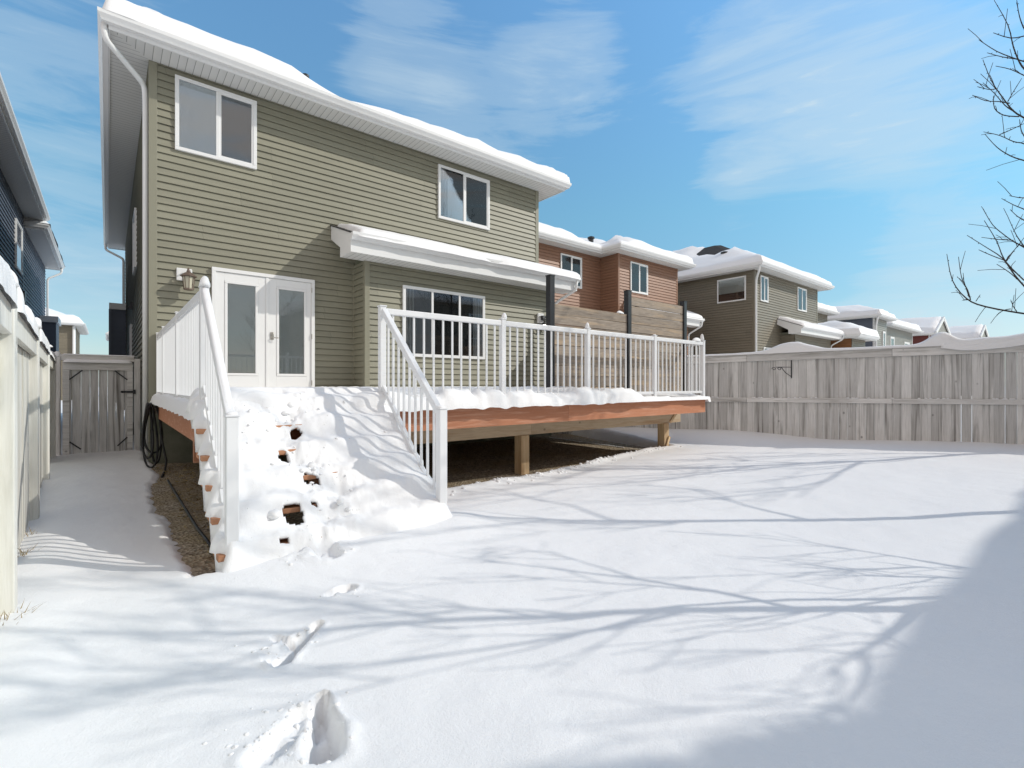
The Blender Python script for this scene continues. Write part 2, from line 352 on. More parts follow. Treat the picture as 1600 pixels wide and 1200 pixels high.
def window(par, w, s0, s1, z0, z1, backs, fr=.055, splits=None, label=None, name='window', sash=True):
    d0, d1 = .006, .055
    n = len(backs); xs = splits or [s0 + (s1 - s0) * i / n for i in range(n + 1)]
    f = MB()
    w.box(f, s0, s1, d0, d1, z0, z0 + fr); w.box(f, s0, s1, d0, d1, z1 - fr, z1)
    w.box(f, s0, s0 + fr, d0, d1, z0 + fr, z1 - fr); w.box(f, s1 - fr, s1, d0, d1, z0 + fr, z1 - fr)
    for x in xs[1:-1]: w.box(f, x - .024, x + .024, d0, d1 - .006, z0 + fr, z1 - fr)
    root = f.build(name, M['white'], par, bevel=.004, label=label)
    for i, bk in enumerate(backs):
        a = xs[i] + (fr if i == 0 else .024); b = xs[i + 1] - (fr if i == n - 1 else .024)
        q = MB(); w.box(q, a, b, .034, .038, z0 + fr, z1 - fr); q.build('pane', M['glass'], root)
        zb = z0 + fr; kinds = bk.split('+'); base = kinds[0]
        q = MB(); w.box(q, a, b, .0225, .0240, zb, z1 - fr); q.build('blind' if base != 'room' else 'room_beyond', M[base], root)
        for k in kinds[1:]:
            q = MB(); wd = b - a
            if k == 'cl': w.box(q, a, a + wd * .32, .0255, .029, zb, z1 - fr)
            elif k == 'cr': w.box(q, b - wd * .42, b, .0255, .029, zb, z1 - fr)
            elif k == 'top': w.box(q, a, b, .0255, .029, zb + (z1 - fr - zb) * .35, z1 - fr)
            q.build('curtain' if k != 'top' else 'roller_blind', M['curtain'] if k != 'top' else M['shade_w'], root)
        if sash and i == n - 1:
            q = MB(); e = .028
            for (p0, p1, r0, r1) in ((a, b, zb, zb + e), (a, b, z1 - fr - e, z1 - fr), (a, a + e, zb + e, z1 - fr - e), (b - e, b, zb + e, z1 - fr - e)):
                w.box(q, p0, p1, .030, .044, r0, r1)
            q.build('sash', M['white'], root)
    return root
def sweep_loop(mb, loop, prof, rfn=None):
    n = len(loop); ds = []
    for i in range(n):
        a = loop[i]; b = loop[(i + 1) % n]; L = math.hypot(b[0] - a[0], b[1] - a[1]); ds.append(((b[1] - a[1]) / L, -(b[0] - a[0]) / L))
    off = [(ds[i - 1][0] + ds[i][0], ds[i - 1][1] + ds[i][1]) for i in range(n)]
    m = len(prof)
    for i in range(n):
        j = (i + 1) % n; vs = []
        for k in (i, j):
            vs += [(loop[k][0] + off[k][0] * d, loop[k][1] + off[k][1] * d, z) for d, z in prof]
        mb.add(vs, [(a, (a + 1) % m, m + (a + 1) % m, m + a) for a in range(m)], 0. if abs(ds[i][1]) > .5 else 1.)
def rdist(rects, X, Y, gab=None):
    best = None
    for (a, b, c, d) in rects:
        dx = np.minimum(X - a, b - X); dy = np.minimum(Y - c, d - Y)
        t = dx if gab == 'y' else (dy if gab == 'x' else np.minimum(dx, dy))
        full = np.minimum(dx, dy)
        t = np.where(full < -1e-6, -1., t)
        best = t if best is None else np.maximum(best, t)
    return best
def edges(a, b, fine, coarse, mg=.7):
    if b - a <= 2 * mg + coarse: return axis((a, b, fine))
    return axis((a, a + mg, fine), (a + mg, b - mg, coarse), (b - mg, b, fine))
def roof_snow(par, rects, ze, pitch, T, fine=.07, coarse=.3, gab=None, seed=0, bare=None, rad=.22, wob=.035, cap=99, name='snow_cover'):
    x0 = min(r[0] for r in rects); x1 = max(r[1] for r in rects); y0 = min(r[2] for r in rects); y1 = max(r[3] for r in rects)
    cuts_x = sorted({r[0] for r in rects} | {r[1] for r in rects}); cuts_y = sorted({r[2] for r in rects} | {r[3] for r in rects})
    def multi(cs):
        out = np.unique(np.round(np.concatenate([edges(cs[i], cs[i + 1], fine, coarse) for i in range(len(cs) - 1)]), 5)); return out
    ux, uy = multi(cuts_x), multi(cuts_y); X, Y = np.meshgrid(ux, uy)
    h = rdist(rects, X, Y, gab); d = rdist(rects, X, Y); h = np.maximum(h, 0); dd = np.maximum(d, 0)
    t = T(X, Y) if callable(T) else T
    t = t * (1 + 1.0 * fbm(X, Y, .8, 3, seed)) + .15 * fbm(X, Y, 2.4, 3, seed + 5) * (t > 0)
    rr = rad * (1 + .5 * fbm(X, Y, 1.1, 2, seed + 2))
    k = np.sqrt(np.clip(1 - (1 - np.clip(dd / rr, 0, 1)) ** 2, 0, 1))
    Z = ze + np.minimum(h * pitch, cap) + t * k + .02 * fbm(X, Y, 7, 2, seed + 3)
    Z = np.where(dd < 1e-6, ze + h * pitch + .002, Z)
    if bare is not None: Z = Z - 1.2 * bare(X, Y) * t
    cx, cy = (x0 + x1) / 2, (y0 + y1) / 2
    m = ss(.5, 0, dd); sx = np.clip((X - cx), -1, 1); sy = np.clip((Y - cy), -1, 1)
    wv = wob * (fbm(X, Y, 1.6, 3, seed + 8) * 2.2 + .35)
    nx = ((X - x0 < .5) * -1. + (x1 - X < .5) * 1.); ny = ((Y - y0 < .5) * -1. + (y1 - Y < .5) * 1.)
    X2 = X + np.where(nx < 0, .2, 1) * nx * m * wv; Y2 = Y + ny * m * wv
    mid = .25 * (d[:-1, :-1] + d[1:, :-1] + d[:-1, 1:] + d[1:, 1:]); keep = (np.minimum.reduce([d[:-1, :-1], d[1:, :-1], d[:-1, 1:], d[1:, 1:]]) > -1e-5)
    mb = MB(); grid_mesh(mb, X2, Y2, Z, keep); mb2 = mb
    return mb2.build(name, M['snow'], par, smooth=True, recalc=False)
def roof_mesh(par, rects, ze, pitch, gab=None, step=.35, cap=99):
    xs = np.unique(np.concatenate([axis((r[0], r[1], step)) for r in rects])); ys = np.unique(np.concatenate([axis((r[2], r[3], step)) for r in rects]))
    X, Y = np.meshgrid(xs, ys); h = rdist(rects, X, Y, gab); keep = (np.minimum.reduce([h[:-1, :-1], h[1:, :-1], h[:-1, 1:], h[1:, 1:]]) > -1e-5)
    mb = MB(); grid_mesh(mb, X, Y, ze - .012 + np.minimum(np.maximum(h, 0) * pitch, cap), keep)
    return mb.build('roof', M['shingle'], par, recalc=False)
def eaves(par, loop, zs, over, fh=.17, gutter=True, skip_soffit=False):
    """loop = wall outline; fascia face stands 'over' outside it; zs = soffit height"""
    f = MB(); sweep_loop(f, loop, [(over - .022, zs - .015), (over, zs - .015), (over, zs + fh), (over - .022, zs + fh)]); f.build('fascia', M['white'], par)
    s = MB(); sweep_loop(s, loop, [(-.03, zs), (over - .023, zs), (over - .023, zs + .012), (-.03, zs + .012)]); s.build('soffit', M['soffit'], par)
    if gutter:
        g = MB(); b = zs + .045; o = over + .002
        sweep_loop(g, loop, [(o, b), (o + .07, b), (o + .085, b + .03), (o + .105, b + .06), (o + .115, b + .075), (o + .118, b + .125), (o + .105, b + .125), (o + .10, b + .11), (o, b + .11)])
        g.build('gutter', M['white'], par)
def downspout(par, pts, name='downspout', w=.075, r=None):
    m = MB()
    pts = [Vector(p) for p in pts]; P = [pts[0]]
    for i in range(1, len(pts) - 1):
        a, b, c = pts[i - 1], pts[i], pts[i + 1]; q = min(.10, (a - b).length * .4, (c - b).length * .4)
        p1 = b + (a - b).normalized() * q; p2 = b + (c - b).normalized() * q
        for k in range(5):
            t = k / 4; P.append(p1 * (1 - t) ** 2 + b * 2 * t * (1 - t) + p2 * t * t)
    P.append(pts[-1]); m.tube(P, w / 2, 10)
    return m.build(name, M['white'], par, smooth=True)
def house(label, cat, walls, loop, zs, zb, over, body, trim, pitch=.4, T=.28, gab=None, seed=0, bare=None, fine=.1, coarse=.4, name='house', grp=None, rad=.2, lap=.113, body_faces=None):
    cx = sum(p[0] for p in loop) / len(loop); cy = min(p[1] for p in loop)
    h = thing(name, label, cat, (cx, cy, -1.2), grp)
    mb = MB(); CT = []
    for (a, b, c, d) in walls:
        Wall('rear', c).siding(mb, a, b, zb, zs, lap); Wall('front', d).siding(mb, a, b, zb, zs, lap)
        Wall('left', a).siding(mb, c, d, zb, zs, lap); Wall('right', b).siding(mb, c, d, zb, zs, lap)
        for (x, y, sx, sy) in ((a, c, -1, -1), (b, c, 1, -1), (a, d, -1, 1), (b, d, 1, 1)):
            q = .075; e = .021
            cn = MB(); cn.box(min(x + sx * e, x - sx * q), max(x + sx * e, x - sx * q), min(y + sy * e, y + sy * .001), max(y + sy * e, y + sy * .001), zb, zs - .001)
            cn.box(min(x + sx * e, x + sx * .001), max(x + sx * e, x + sx * .001), min(y, y - sy * q), max(y, y - sy * q), zb, zs - .001); CT.append(cn)
    mb.build('wall', body, h, recalc=False); [cn.build('corner_trim', trim, h) for cn in CT]
    over_g = over + .045
    ex = [(a - over_g, b + over_g, c - over_g, d + over_g) for a, b, c, d in walls]; exr = [(a - over - .05, b + over + .05, c - over - .05, d + over + .05) for a, b, c, d in walls]
    eaves(h, loop, zs, over)
    roof_mesh(h, exr, zs + .17, pitch, gab)
    roof_snow(h, ex, zs + .165, pitch, T, fine, coarse, gab, seed, bare, rad)
    # core keeps light out of the shell
    co = MB()
    for (a, b, c, d) in walls: co.box(a + .02, b - .02, c + .02, d - .02, zb - .8, zs + .1)
    co.build('foundation', M['concrete'], h)
    return h
def rectloop(a, b, c, d): return [(a, c), (b, c), (b, d), (a, d)]

# ================================================================== GREEN HOUSE
U0, U1, V0, V1 = .51, 8.57, 9.40, 22.7; ZS = 5.0
def T_main(X, Y):
    t = .30 - .22 * ss(2.3, 3.15, X) + .12 * ss(3.6, 5.2, X) + .05 * ss(7.8, 8.8, X)
    return t * (.75 + .25 * ss(-.2, .8, X)) 
gh = thing('house', 'two-storey olive green house with white French doors and deep snow along its eaves', 'house', (4.5, 9.4, -1.3))
mb = MB()
wr = Wall('rear', V0); wr.siding(mb, U0, U1, -.33, ZS)
Wall('left', U0).siding(mb, V0, V1, -.9, ZS); Wall('right', U1).siding(mb, V0, V1, -.9, ZS); Wall('front', V1).siding(mb, U0, U1, -.9, ZS)
mb.build('wall', M['green'], gh, recalc=False)
co = MB(); co.box(U0 + .02, U1 - .02, V0 + .02, V1 - .02, -1.8, ZS + .12); co.build('foundation', M['concrete'], gh)
cn = MB()
cn.box(U0 - .022, U0 + .085, V0 - .024, V0 - .001, -.33, ZS - .002); cn.box(U0 - .022, U0 - .001, V0, V0 + .085, -.9, ZS - .002); cn.build('corner_trim', M['gtrim'], gh, bevel=.004); cn = MB()
cn.box(U1 - .085, U1 + .022, V0 - .024, V0 - .001, -.33, ZS - .002); cn.box(U1 + .001, U1 + .022, V0, V0 + .085, -.33, ZS - .002)
cn.build('corner_trim', M['gtrim'], gh, bevel=.004)
loop = rectloop(U0, U1, V0, V1); eaves(gh, loop, ZS, .5)
ex = [(U0 - .56, U1 + .60, V0 - .585, V1 + .6)]; exr = [(U0 - .55, U1 + .55, V0 - .55, V1 + .55)]
rf = roof_mesh(gh, exr, ZS + .17, .40)
roof_snow(gh, ex, ZS + .165, .40, T_main, .04, .3, None, 11, None, .20, .05)
vt = MB(); vt.lathe((2.76, 9.22, ZS + .1), [(.04, 0), (.04, .44), (.06, .45), (.06, .49), (.02, .51)], 14); vt.build('roof_vent', M['black'], gh, smooth=False)
window(gh, wr, .82, 1.99, 3.72, 4.895, ['shade_l', 'shade_d'], label='upper left sliding window with a pale blind')
window(gh, wr, 5.60, 7.00, 3.67, 4.85, ['shade_l+cl', 'shade_d+cr'], splits=[5.60, 6.28, 7.0], label='upper right sliding window with white curtains')
wl = Wall('left', U0); window(gh, wl, 13.6, 14.7, 2.6, 3.9, ['shade_d']); window(gh, wl, 16.2, 16.8, .1, 1.6, ['shade_d'])
# bay with shed roof
BV, BU0, BU1 = 8.84, 3.72, 8.57; BZ = 2.33
mb = MB(); wb = Wall('rear', BV); wb.siding(mb, BU0, BU1, -.33, BZ); Wall('left', BU0).siding(mb, BV, V0 - .017, -.33, BZ); Wall('right', BU1).siding(mb, BV, V0 - .03, -.33, BZ)
bay = mb.build('bay', M['green'], gh, recalc=False)
q = MB(); q.box(BU0 + .02, BU1 - .02, BV + .02, V0, -1.8, BZ + .12); q.build('bay_base', M['concrete'], bay)
q = MB(); q.box(BU0 - .022, BU0 + .075, BV - .023, BV - .001, -.33, BZ - .002); q.box(BU0 - .022, BU0 - .001, BV, BV + .075, -.33, BZ - .002); q.build('corner_trim', M['gtrim'], bay, bevel=.003); q = MB()
q.box(BU0 - .03, BU0 - .002, V0 - .045, V0 - .018, -.33, BZ); q.build('corner_trim', M['gtrim'], bay, bevel=.003); q = MB(); q.box(BU1 - .075, BU1 + .022, BV - .023, BV - .001, -.33, BZ - .002); q.build('corner_trim', M['gtrim'], bay, bevel=.003)
RU0, RU1, RV = 3.27, 8.98, 8.40
def shed(par, u0, u1, v0, v1, z0, z1, zw, name='bay_roof'):
    """closed shed roof: soffit z0, eave top z1 at v0, meets wall v1 at zw"""
    m = MB(); prof = [(u0, v0, z0), (u0, v0 + (v1 - v0) * .52, z0), (u0, v0 + (v1 - v0) * .52, z0 + .18), (u0, v1, zw - .26), (u0, v1, zw), (u0, v0, z1)]
    m.prism(prof, (u1 - u0, 0, 0)); r = m.build(name, M['white'], par)
    m = MB(); m.add([(u0 - .02, v0 - .03, z1 + .005), (u1 + .02, v0 - .03, z1 + .005), (u1 + .02, v1, zw + .015), (u0 - .02, v1, zw + .015)], [(0, 1, 2, 3)])
    m.add([(u0 - .02, v0 - .03, z1 - .015), (u1 + .02, v0 - .03, z1 - .015), (u1 + .02, v0 - .03, z1 + .005), (u0 - .02, v0 - .03, z1 + .005)], [(0, 1, 2, 3)])
    m.add([(u0 - .02, v0 - .03, z1 - .015), (u0 - .02, v0 - .03, z1 + .005), (u0 - .02, v1, zw + .015), (u0 - .02, v1, zw - .005)], [(0, 1, 2, 3)]); m.build('shingles', M['shingle'], r)
    g = MB(); b = z1 - .125; o = 0.002
    pr = [(o, b), (o + .07, b), (o + .085, b + .03), (o + .105, b + .06), (o + .115, b + .075), (o + .118, b + .125), (o + .10, b + .115), (o, b + .115)]
    g.prism([(u0 - .01, v0 - d, z) for d, z in pr], (u1 - u0 + .02, 0, 0)); g.build('gutter', M['white'], r)
    s = MB(); s.box(u0 + .02, u1 - .02, v0 + .01, v0 + (v1 - v0) * .5, z0 - .006, z0 - .001, 0.); s.build('soffit', M['soffit'], r)
    return r
br = shed(gh, RU0, RU1, RV, V0 - .02, BZ, BZ + .33, 3.02)
X, Y = np.meshgrid(axis((RU0 + .10, RU1 + .05, .05)), axis((RV - .14, V0 - .03, .04)))
ddx = np.minimum(np.minimum(X - RU0 - .10, RU1 + .05 - X), (Y - RV + .14)); k = np.sqrt(np.clip(1 - (1 - np.clip(ddx / .16, 0, 1)) ** 2, 0, 1))
sl_ = (3.02 - BZ - .33) / (V0 - .02 - RV); zr = BZ + .33 + (Y - RV) * sl_
Z = zr + (.14 + .06 * fbm(X, Y, 1.3, 3, 2)) * k * (1 - .35 * ss(8.9, 9.4, Y)); Z = np.where(ddx < 1e-6, zr - .02, Z)
X = X + (ddx < .2) * (X - RU0 < .4) * .05 * fbm(X, Y, 5, 2, 4); Y = Y - .05 * ss(.25, 0, Y - RV + .14) * (fbm(X, Y, 2.2, 3, 7) * 2)
m = MB(); grid_mesh(m, X, Y, Z); m.build('snow_cover', M['snow'], br, smooth=True, recalc=False)
window(bay, wb, 4.465, 6.45, .57, 1.965, ['shade_d+cl', 'room', 'room+cr'], fr=.06, label='three-pane window in the bay', sash=False)
downspout(br, [(8.90, 8.33, BZ + .22), (8.90, 8.36, BZ + .02), (8.64, 8.82, BZ - .28), (8.62, 8.86, BZ - .5), (8.62, 8.86, -1.1)], w=.07)
# big downspout at the left corner
downspout(gh, [(-.04, 8.93, ZS + .06), (-.03, 8.95, ZS - .14), (.445, 9.50, ZS - .36), (.455, 9.51, ZS - .62), (.455, 9.51, -1.1)], w=.078)
downspout(gh, [(-.06, 22.9, ZS + .06), (-.05, 22.9, ZS - .14), (.445, 22.6, ZS - .45), (.455, 22.55, -.9)], w=.078)
# chase box on the left wall
q = MB(); q.box(.09, U0 + .001, 21.9, 23.0, -.6, 2.62); bx_ = q.build('wall_chase', M['blue'], gh)
q = MB(); q.box(.04, U0, 21.84, 23.05, 2.625, 2.84); q.build('cap', M['white'], bx_)
q = MB(); q.box(.03, .11, 21.82, 21.899, -.6, 2.62); q.build('corner_trim', M['blue_trim'], bx_)
q = MB(); q.add([(U0 - .13, 15.5, 1.9), (U0 - .13, 15.68, 1.9), (U0 - .02, 15.68, 1.9), (U0 - .02, 15.5, 1.9), (U0 - .06, 15.53, 2.08), (U0 - .06, 15.65, 2.08), (U0 - .02, 15.65, 2.08), (U0 - .02, 15.53, 2.08)], [(0, 3, 2, 1), (4, 5, 6, 7), (0, 1, 5, 4), (1, 2, 6, 5), (2, 3, 7, 6), (3, 0, 4, 7)]); q.build('dryer_vent', M['black'], gh)
# French doors
f = MB(); S0, S1, ZB, ZT = 1.318, 2.955, -.17, 1.94; d0 = .006
wr.box(f, S0, S0 + .06, d0, .075, ZB, ZT - .06); wr.box(f, S1 - .06, S1, d0, .075, ZB, ZT - .06); wr.box(f, S0, S1, d0, .075, ZT - .06, ZT)
wr.box(f, S0 - .0, S1 + .0, d0, .10, ZB - .05, ZB - .001)
fr = f.build('french_doors', M['white'], gh, bevel=.004)
mid = (S0 + S1) / 2 + .015
def leaf(a, b, ga, gb, hinge):
    q = MB(); z0, z1 = ZB + .012, ZT - .065; g0, g1 = .205, 1.70
    wr.box(q, a, ga - .045, d0 + .002, .052, z0, z1); wr.box(q, gb + .045, b, d0 + .002, .052, z0, z1)
    wr.box(q, ga - .045, gb + .045, d0 + .002, .052, z0, g0 - .045); wr.box(q, ga - .045, gb + .045, d0 + .002, .052, g1 + .045, z1)
    lf = q.build('door_leaf', M['white'], fr, bevel=.002)
    q = MB()
    for (p0, p1, r0, r1) in ((ga - .044, gb + .044, g0 - .044, g0 - .0), (ga - .044, gb + .044, g1, g1 + .044), (ga - .044, ga, g0, g1), (gb, gb + .044, g0, g1)):
        wr.box(q, p0, p1, .012, .062, r0, r1)
    q.build('glass_frame', M['white'], fr, bevel=.008)
    q = MB(); wr.box(q, ga, gb, .023, .026, g0, g1); q.build('blind', M['slats'], fr)
    q = MB(); wr.box(q, ga + .001, gb - .001, .038, .042, g0 + .001, g1 - .001); q.build('pane', M['glass'], fr)
leaf(S0 + .063, mid - .004, 1.545, 1.965, 0); leaf(mid + .004, S1 - .063, 2.345, 2.77, 1)
q = MB(); wr.box(q, mid - .022, mid + .022, .054, .066, ZB + .012, ZT - .065); q.build('astragal', M['white'], fr, bevel=.003)
q = MB(); wr.box(q, mid + .05, mid + .105, .054, .066, .80, .93); q.tube([(mid + .077, V0 - .06, .835), (mid + .077, V0 - .115, .835), (mid + .17, V0 - .12, .83)], .010, 8)
q.tube([(mid + .077, V0 - .06, .90), (mid + .077, V0 - .085, .90)], .022, 12); q.build('handle', M['steel'], fr, bevel=.003)
for z in (.0, .85, 1.7): 
    q = MB(); wr.box(q, S1 - .062, S1 - .05, .076, .084, z, z + .09); q.build('hinge', M['steel'], fr)
# wall lantern
L = thing('wall_lantern', 'copper-topped lantern on a white plate beside the French doors', 'lamp', (.94, V0 - .02, 1.5))
q = MB(); wr.box(q, .84, 1.05, .017, .045, 1.66, 1.86); q.build('back_plate', M['white'], L, bevel=.012)
c = (.985, V0 - .19, 1.5)
q = MB(); q.tube([(.985, V0 - .045, 1.75), (.985, V0 - .10, 1.83), (.985, V0 - .17, 1.84), (.985, V0 - .19, 1.79)], .012, 8); q.lathe((.985, V0 - .19, 1.77), [(.012, 0), (.03, .01), (.022, .035), (.008, .05)], 12); q.build('arm', M['copper'], L, smooth=True)
q = MB(); q.lathe(c, [(.112, .205), (.118, .215), (.095, .235), (.06, .262), (.035, .275)], 8); q.build('lamp_shade', M['copper'], L)
q = MB(); q.lathe(c, [(.058, .02), (.075, .20)], 8); q.build('glass', M['lampglass'], L)
q = MB()
for k in range(8):
    t = 2 * math.pi * k / 8; q.tube([(c[0] + .062 * math.cos(t), c[1] + .062 * math.sin(t), 1.515), (c[0] + .083 * math.cos(t), c[1] + .083 * math.sin(t), 1.705)], .006, 5)
q.lathe(c, [(.05, -.005), (.072, 0), (.072, .018), (.05, .02)], 8); q.build('cage', M['copper'], L)
# meter / socket box on the bay
L = thing('outlet_box', 'white outdoor socket box with dark cables on the green bay wall', 'socket box', (8.1, BV - .02, 1.35))
q = MB(); wb.box(q, 8.02, 8.20, .017, .075, 1.50, 1.74); q.build('box', M['white'], L, bevel=.008)
q = MB()
for k in range(5):
    x = 8.05 + .05 * k; q.tube([(x, BV - .08, 1.66), (x + .05, BV - .14, 1.64 - .03 * k), (x + .12 - .07 * k, BV - .13, 1.50), (x + .03, BV - .05, 1.40 - .02 * k), (x + .09, BV - .035, 1.58)], .009, 6)
q.box(8.10, 8.2, BV - .13, BV - .078, 1.58, 1.68); q.build('cable', M['rubber'], L, smooth=True)
q = MB(); q.box(8.13, 8.24, BV - .12, BV - .03, 1.33, 1.47); q.build('plug_cover', M['steel'], L, bevel=.01)

# ================================================================== NEIGHBOURS
def simple_bay(par, v, u0, u1, body, proj=.6, z=BZ, T=.16, win=True, seed=1, zb=-1.3):
    m = MB(); w = Wall('rear', v - proj); w.siding(m, u0, u1, zb, z); Wall('left', u0).siding(m, v - proj, v, zb, z); Wall('right', u1).siding(m, v - proj, v, zb, z)
    b = m.build('bay', body, par, recalc=False)
    q = MB(); q.box(u0 + .02, u1 - .02, v - proj + .02, v, zb - .5, z + .1); q.build('bay_base', M['concrete'], b)
    r = shed(par, u0 - .42, u1 + .4, v - proj - .42, v, z, z + .32, z + .72)
    X, Y = np.meshgrid(axis((u0 - .35, u1 + .44, .12)), axis((v - proj - .55, v, .1)))
    dd = np.minimum(np.minimum(X - u0 + .35, u1 + .44 - X), Y - (v - proj - .55)); k = np.sqrt(np.clip(1 - (1 - np.clip(dd / .2, 0, 1)) ** 2, 0, 1))
    zr = z + .32 + (Y - (v - proj - .42)) * (.4 / (proj + .42)); Z = zr + T * k * (1 + .5 * fbm(X, Y, 1.5, 2, seed)); Z = np.where(dd < 1e-6, zr - .02, Z)
    m = MB(); grid_mesh(m, X, Y, Z); m.build('snow_cover', M['snow'], r, smooth=True, recalc=False)
    downspout(r, [(u1 + .3, v - proj - .48, z + .22), (u1 + .3, v - proj - .46, z + .02), (u1 + .06, v - proj - .0, z - .3), (u1 + .05, v - proj, z - .6)], w=.07)
    return b, w
# left neighbour: slate blue
h = house('slate blue two-storey house beyond the left fence, seen along its side wall', 'house', [(-9, -1.9, 11.8, 20.0)], rectloop(-9, -1.9, 11.8, 20.0), 4.93, -1.2, .43, M['blue'], M['blue_trim'], .38, .22, seed=21)
w = Wall('right', -1.9); window(h, w, 18.3, 19.5, 3.1, 4.4, ['shade_l'])
q = MB(); w2 = Wall('right', -1.9); w2.box(q, 19.0, 19.28, .02, .14, 2.3, 2.6); q.build('exhaust_hood', M['black'], h)
downspout(h, [(-1.42, 11.45, 4.98), (-1.43, 11.5, 4.80), (-1.83, 11.95, 4.5), (-1.85, 12.0, -1)])
mb = MB(); Wall('right', -1.9).siding(mb, 20.0, 26.6, -1.2, 4.66); Wall('rear', 20.0).siding(mb, -9, -1.9, 4.4, 4.66); wg = mb.build('wall', M['blue'], h, recalc=False)
q = MB(); q.box(-9, -1.92, 20.02, 26.58, -2, 4.7); q.build('foundation', M['concrete'], h)
eaves(h, rectloop(-9, -1.9, 20.75, 26.6), 4.66, .43); roof_mesh(h, [(-9.5, -1.42, 20.25, 27.1)], 4.83, .2); roof_snow(h, [(-9.5, -1.34, 20.2, 27.15)], 4.83, .2, .12, .12, .4, None, 31)
downspout(h, [(-1.42, 26.8, 4.7), (-1.43, 26.8, 4.5), (-1.83, 26.65, 4.2), (-1.83, 26.65, -1)])
q = MB(); q.box(-1.9, -1.46, 24.6, 26.0, -.6, 2.3); b_ = q.build('wall_chase', M['blue'], h)
q = MB(); q.box(-1.9, -1.40, 24.52, 26.05, 2.305, 2.52); q.build('cap', M['white'], b_)
# streets-end houses
h = house('small far taupe house with a white window, seen between the two houses on the left', 'house', [(-9, -2.05, 53.5, 62)], rectloop(-9, -2.05, 53.5, 62), 4.85, -1.2, .55, M['taupe'], M['white'], .42, .35, seed=22, fine=.3, coarse=.8)
window(h, Wall('rear', 53.5), -5.3, -3.6, 2.6, 4.5, ['shade_w', 'shade_l'], fr=.14); downspout(h, [(-2.1, 53.3, 4.8), (-2.1, 53.3, -1)], w=.2)
h = house('far grey house at the end of the gap, right next to the green house wall', 'house', [(.55, 8, 66, 74)], rectloop(.55, 8, 66, 74), 5.2, -1.2, .6, M['grey'], M['white'], .35, .3, seed=23, fine=.3, coarse=.8)
downspout(h, [(.6, 65.8, 5.1), (.6, 65.8, -1)], w=.25)
# brown house
h = house('reddish brown two-storey house right behind the cedar screen', 'house', [(10.8, 18.83, 12.67, 24), (14.87, 18.83, 11.8, 13)],
          [(10.8, 12.67), (14.87, 12.67), (14.87, 11.8), (18.83, 11.8), (18.83, 24), (10.8, 24)], 4.98, -1.2, .45, M['brown'], M['brown_trim'], .40, lambda X, Y: .30 - .17 * ss(12.6, 13.6, X) * ss(15.4, 14.8, X) , seed=24, fine=.08)
window(h, Wall('rear', 12.67), 12.65, 13.77, 3.62, 4.78, ['slats', 'shade_l'], label='upper window beside the recess')
window(h, Wall('rear', 11.8), 15.57, 16.68, 3.60, 4.78, ['shade_l', 'shade_d'])
q = MB(); q.lathe((14.7, 13.0, 5.5), [(.10, 0), (.10, .25), (.14, .26), (.14, .32), (.05, .36)], 12); q.build('roof_vent', M['black'], h)
simple_bay(h, 11.8, 15.6, 18.83, M['brown'], .5, 2.45, seed=9)
# taupe house
def bare3(X, Y): 
    return ss(.0, .25, (1.35 - np.hypot((X - 24.6) * .8, (Y - 12.7) * .8)) + .3 * fbm(X, Y, 1.5, 2, 3))
def bare3b(X, Y):
    return np.clip(bare3(X, Y) + ss(0, .3, .5 - np.hypot((X - 23.3) * .8, (Y - 12.3) * .8)) + ss(0, .3, .9 - np.hypot((X - 24.9) * 1.2, (Y - 18.2) * .4)), 0, 1)
h = house('dark taupe two-storey house with a bare shingle patch on its snowy hip roof', 'house', [(21.5, 28.6, 9.75, 21.5)], rectloop(21.5, 28.6, 9.75, 21.5), 4.98, -1.2, .5, M['taupe'], M['taupe_trim'], .58, .20, seed=25, bare=bare3b, fine=.09)
w = Wall('rear', 9.75); wl3 = Wall('left', 21.5)
window(h, wl3, 10.1, 11.4, 3.72, 4.78, ['room+top'], sash=False, label='side window with a half-lowered white blind'); window(h, w, 22.0, 22.75, 3.68, 4.80, ['shade_w', 'shade_d']); window(h, w, 25.99, 27.1, 3.66, 4.80, ['shade_w', 'shade_d'])
window(h, w, 22.3, 23.85, -.3, 1.68, ['shade_l', 'shade_d'], name='patio_door')
bb, bw = simple_bay(h, 9.75, 24.16, 28.65, M['taupe'], .6, 2.33, seed=12)
window(h, bw, 25.6, 27.2, .5, 1.8, ['curtain', 'shade_w', 'curtain'], fr=.08)
downspout(h, [(21.0, 9.3, 5.02), (21.02, 9.32, 4.86), (21.44, 9.64, 4.55), (21.46, 9.66, 4.3), (21.46, 9.66, -1.1)], w=.085)
q = MB()
for (x, y, z) in ((22.5, 11.6, 5.9), (23.0, 11.8, 6.1)): q.lathe((x, y, z), [(.12, 0), (.12, .3), (.17, .31), (.17, .38), (.05, .42)], 10)
q.build('roof_vent', M['black'], h); q = MB(); q.box(23.9, 24.2, 15.6, 16.0, 6.4, 7.25); q.box(24.1, 24.4, 18.0, 18.4, 6.6, 7.4); q.build('roof_vent', M['black'], h)
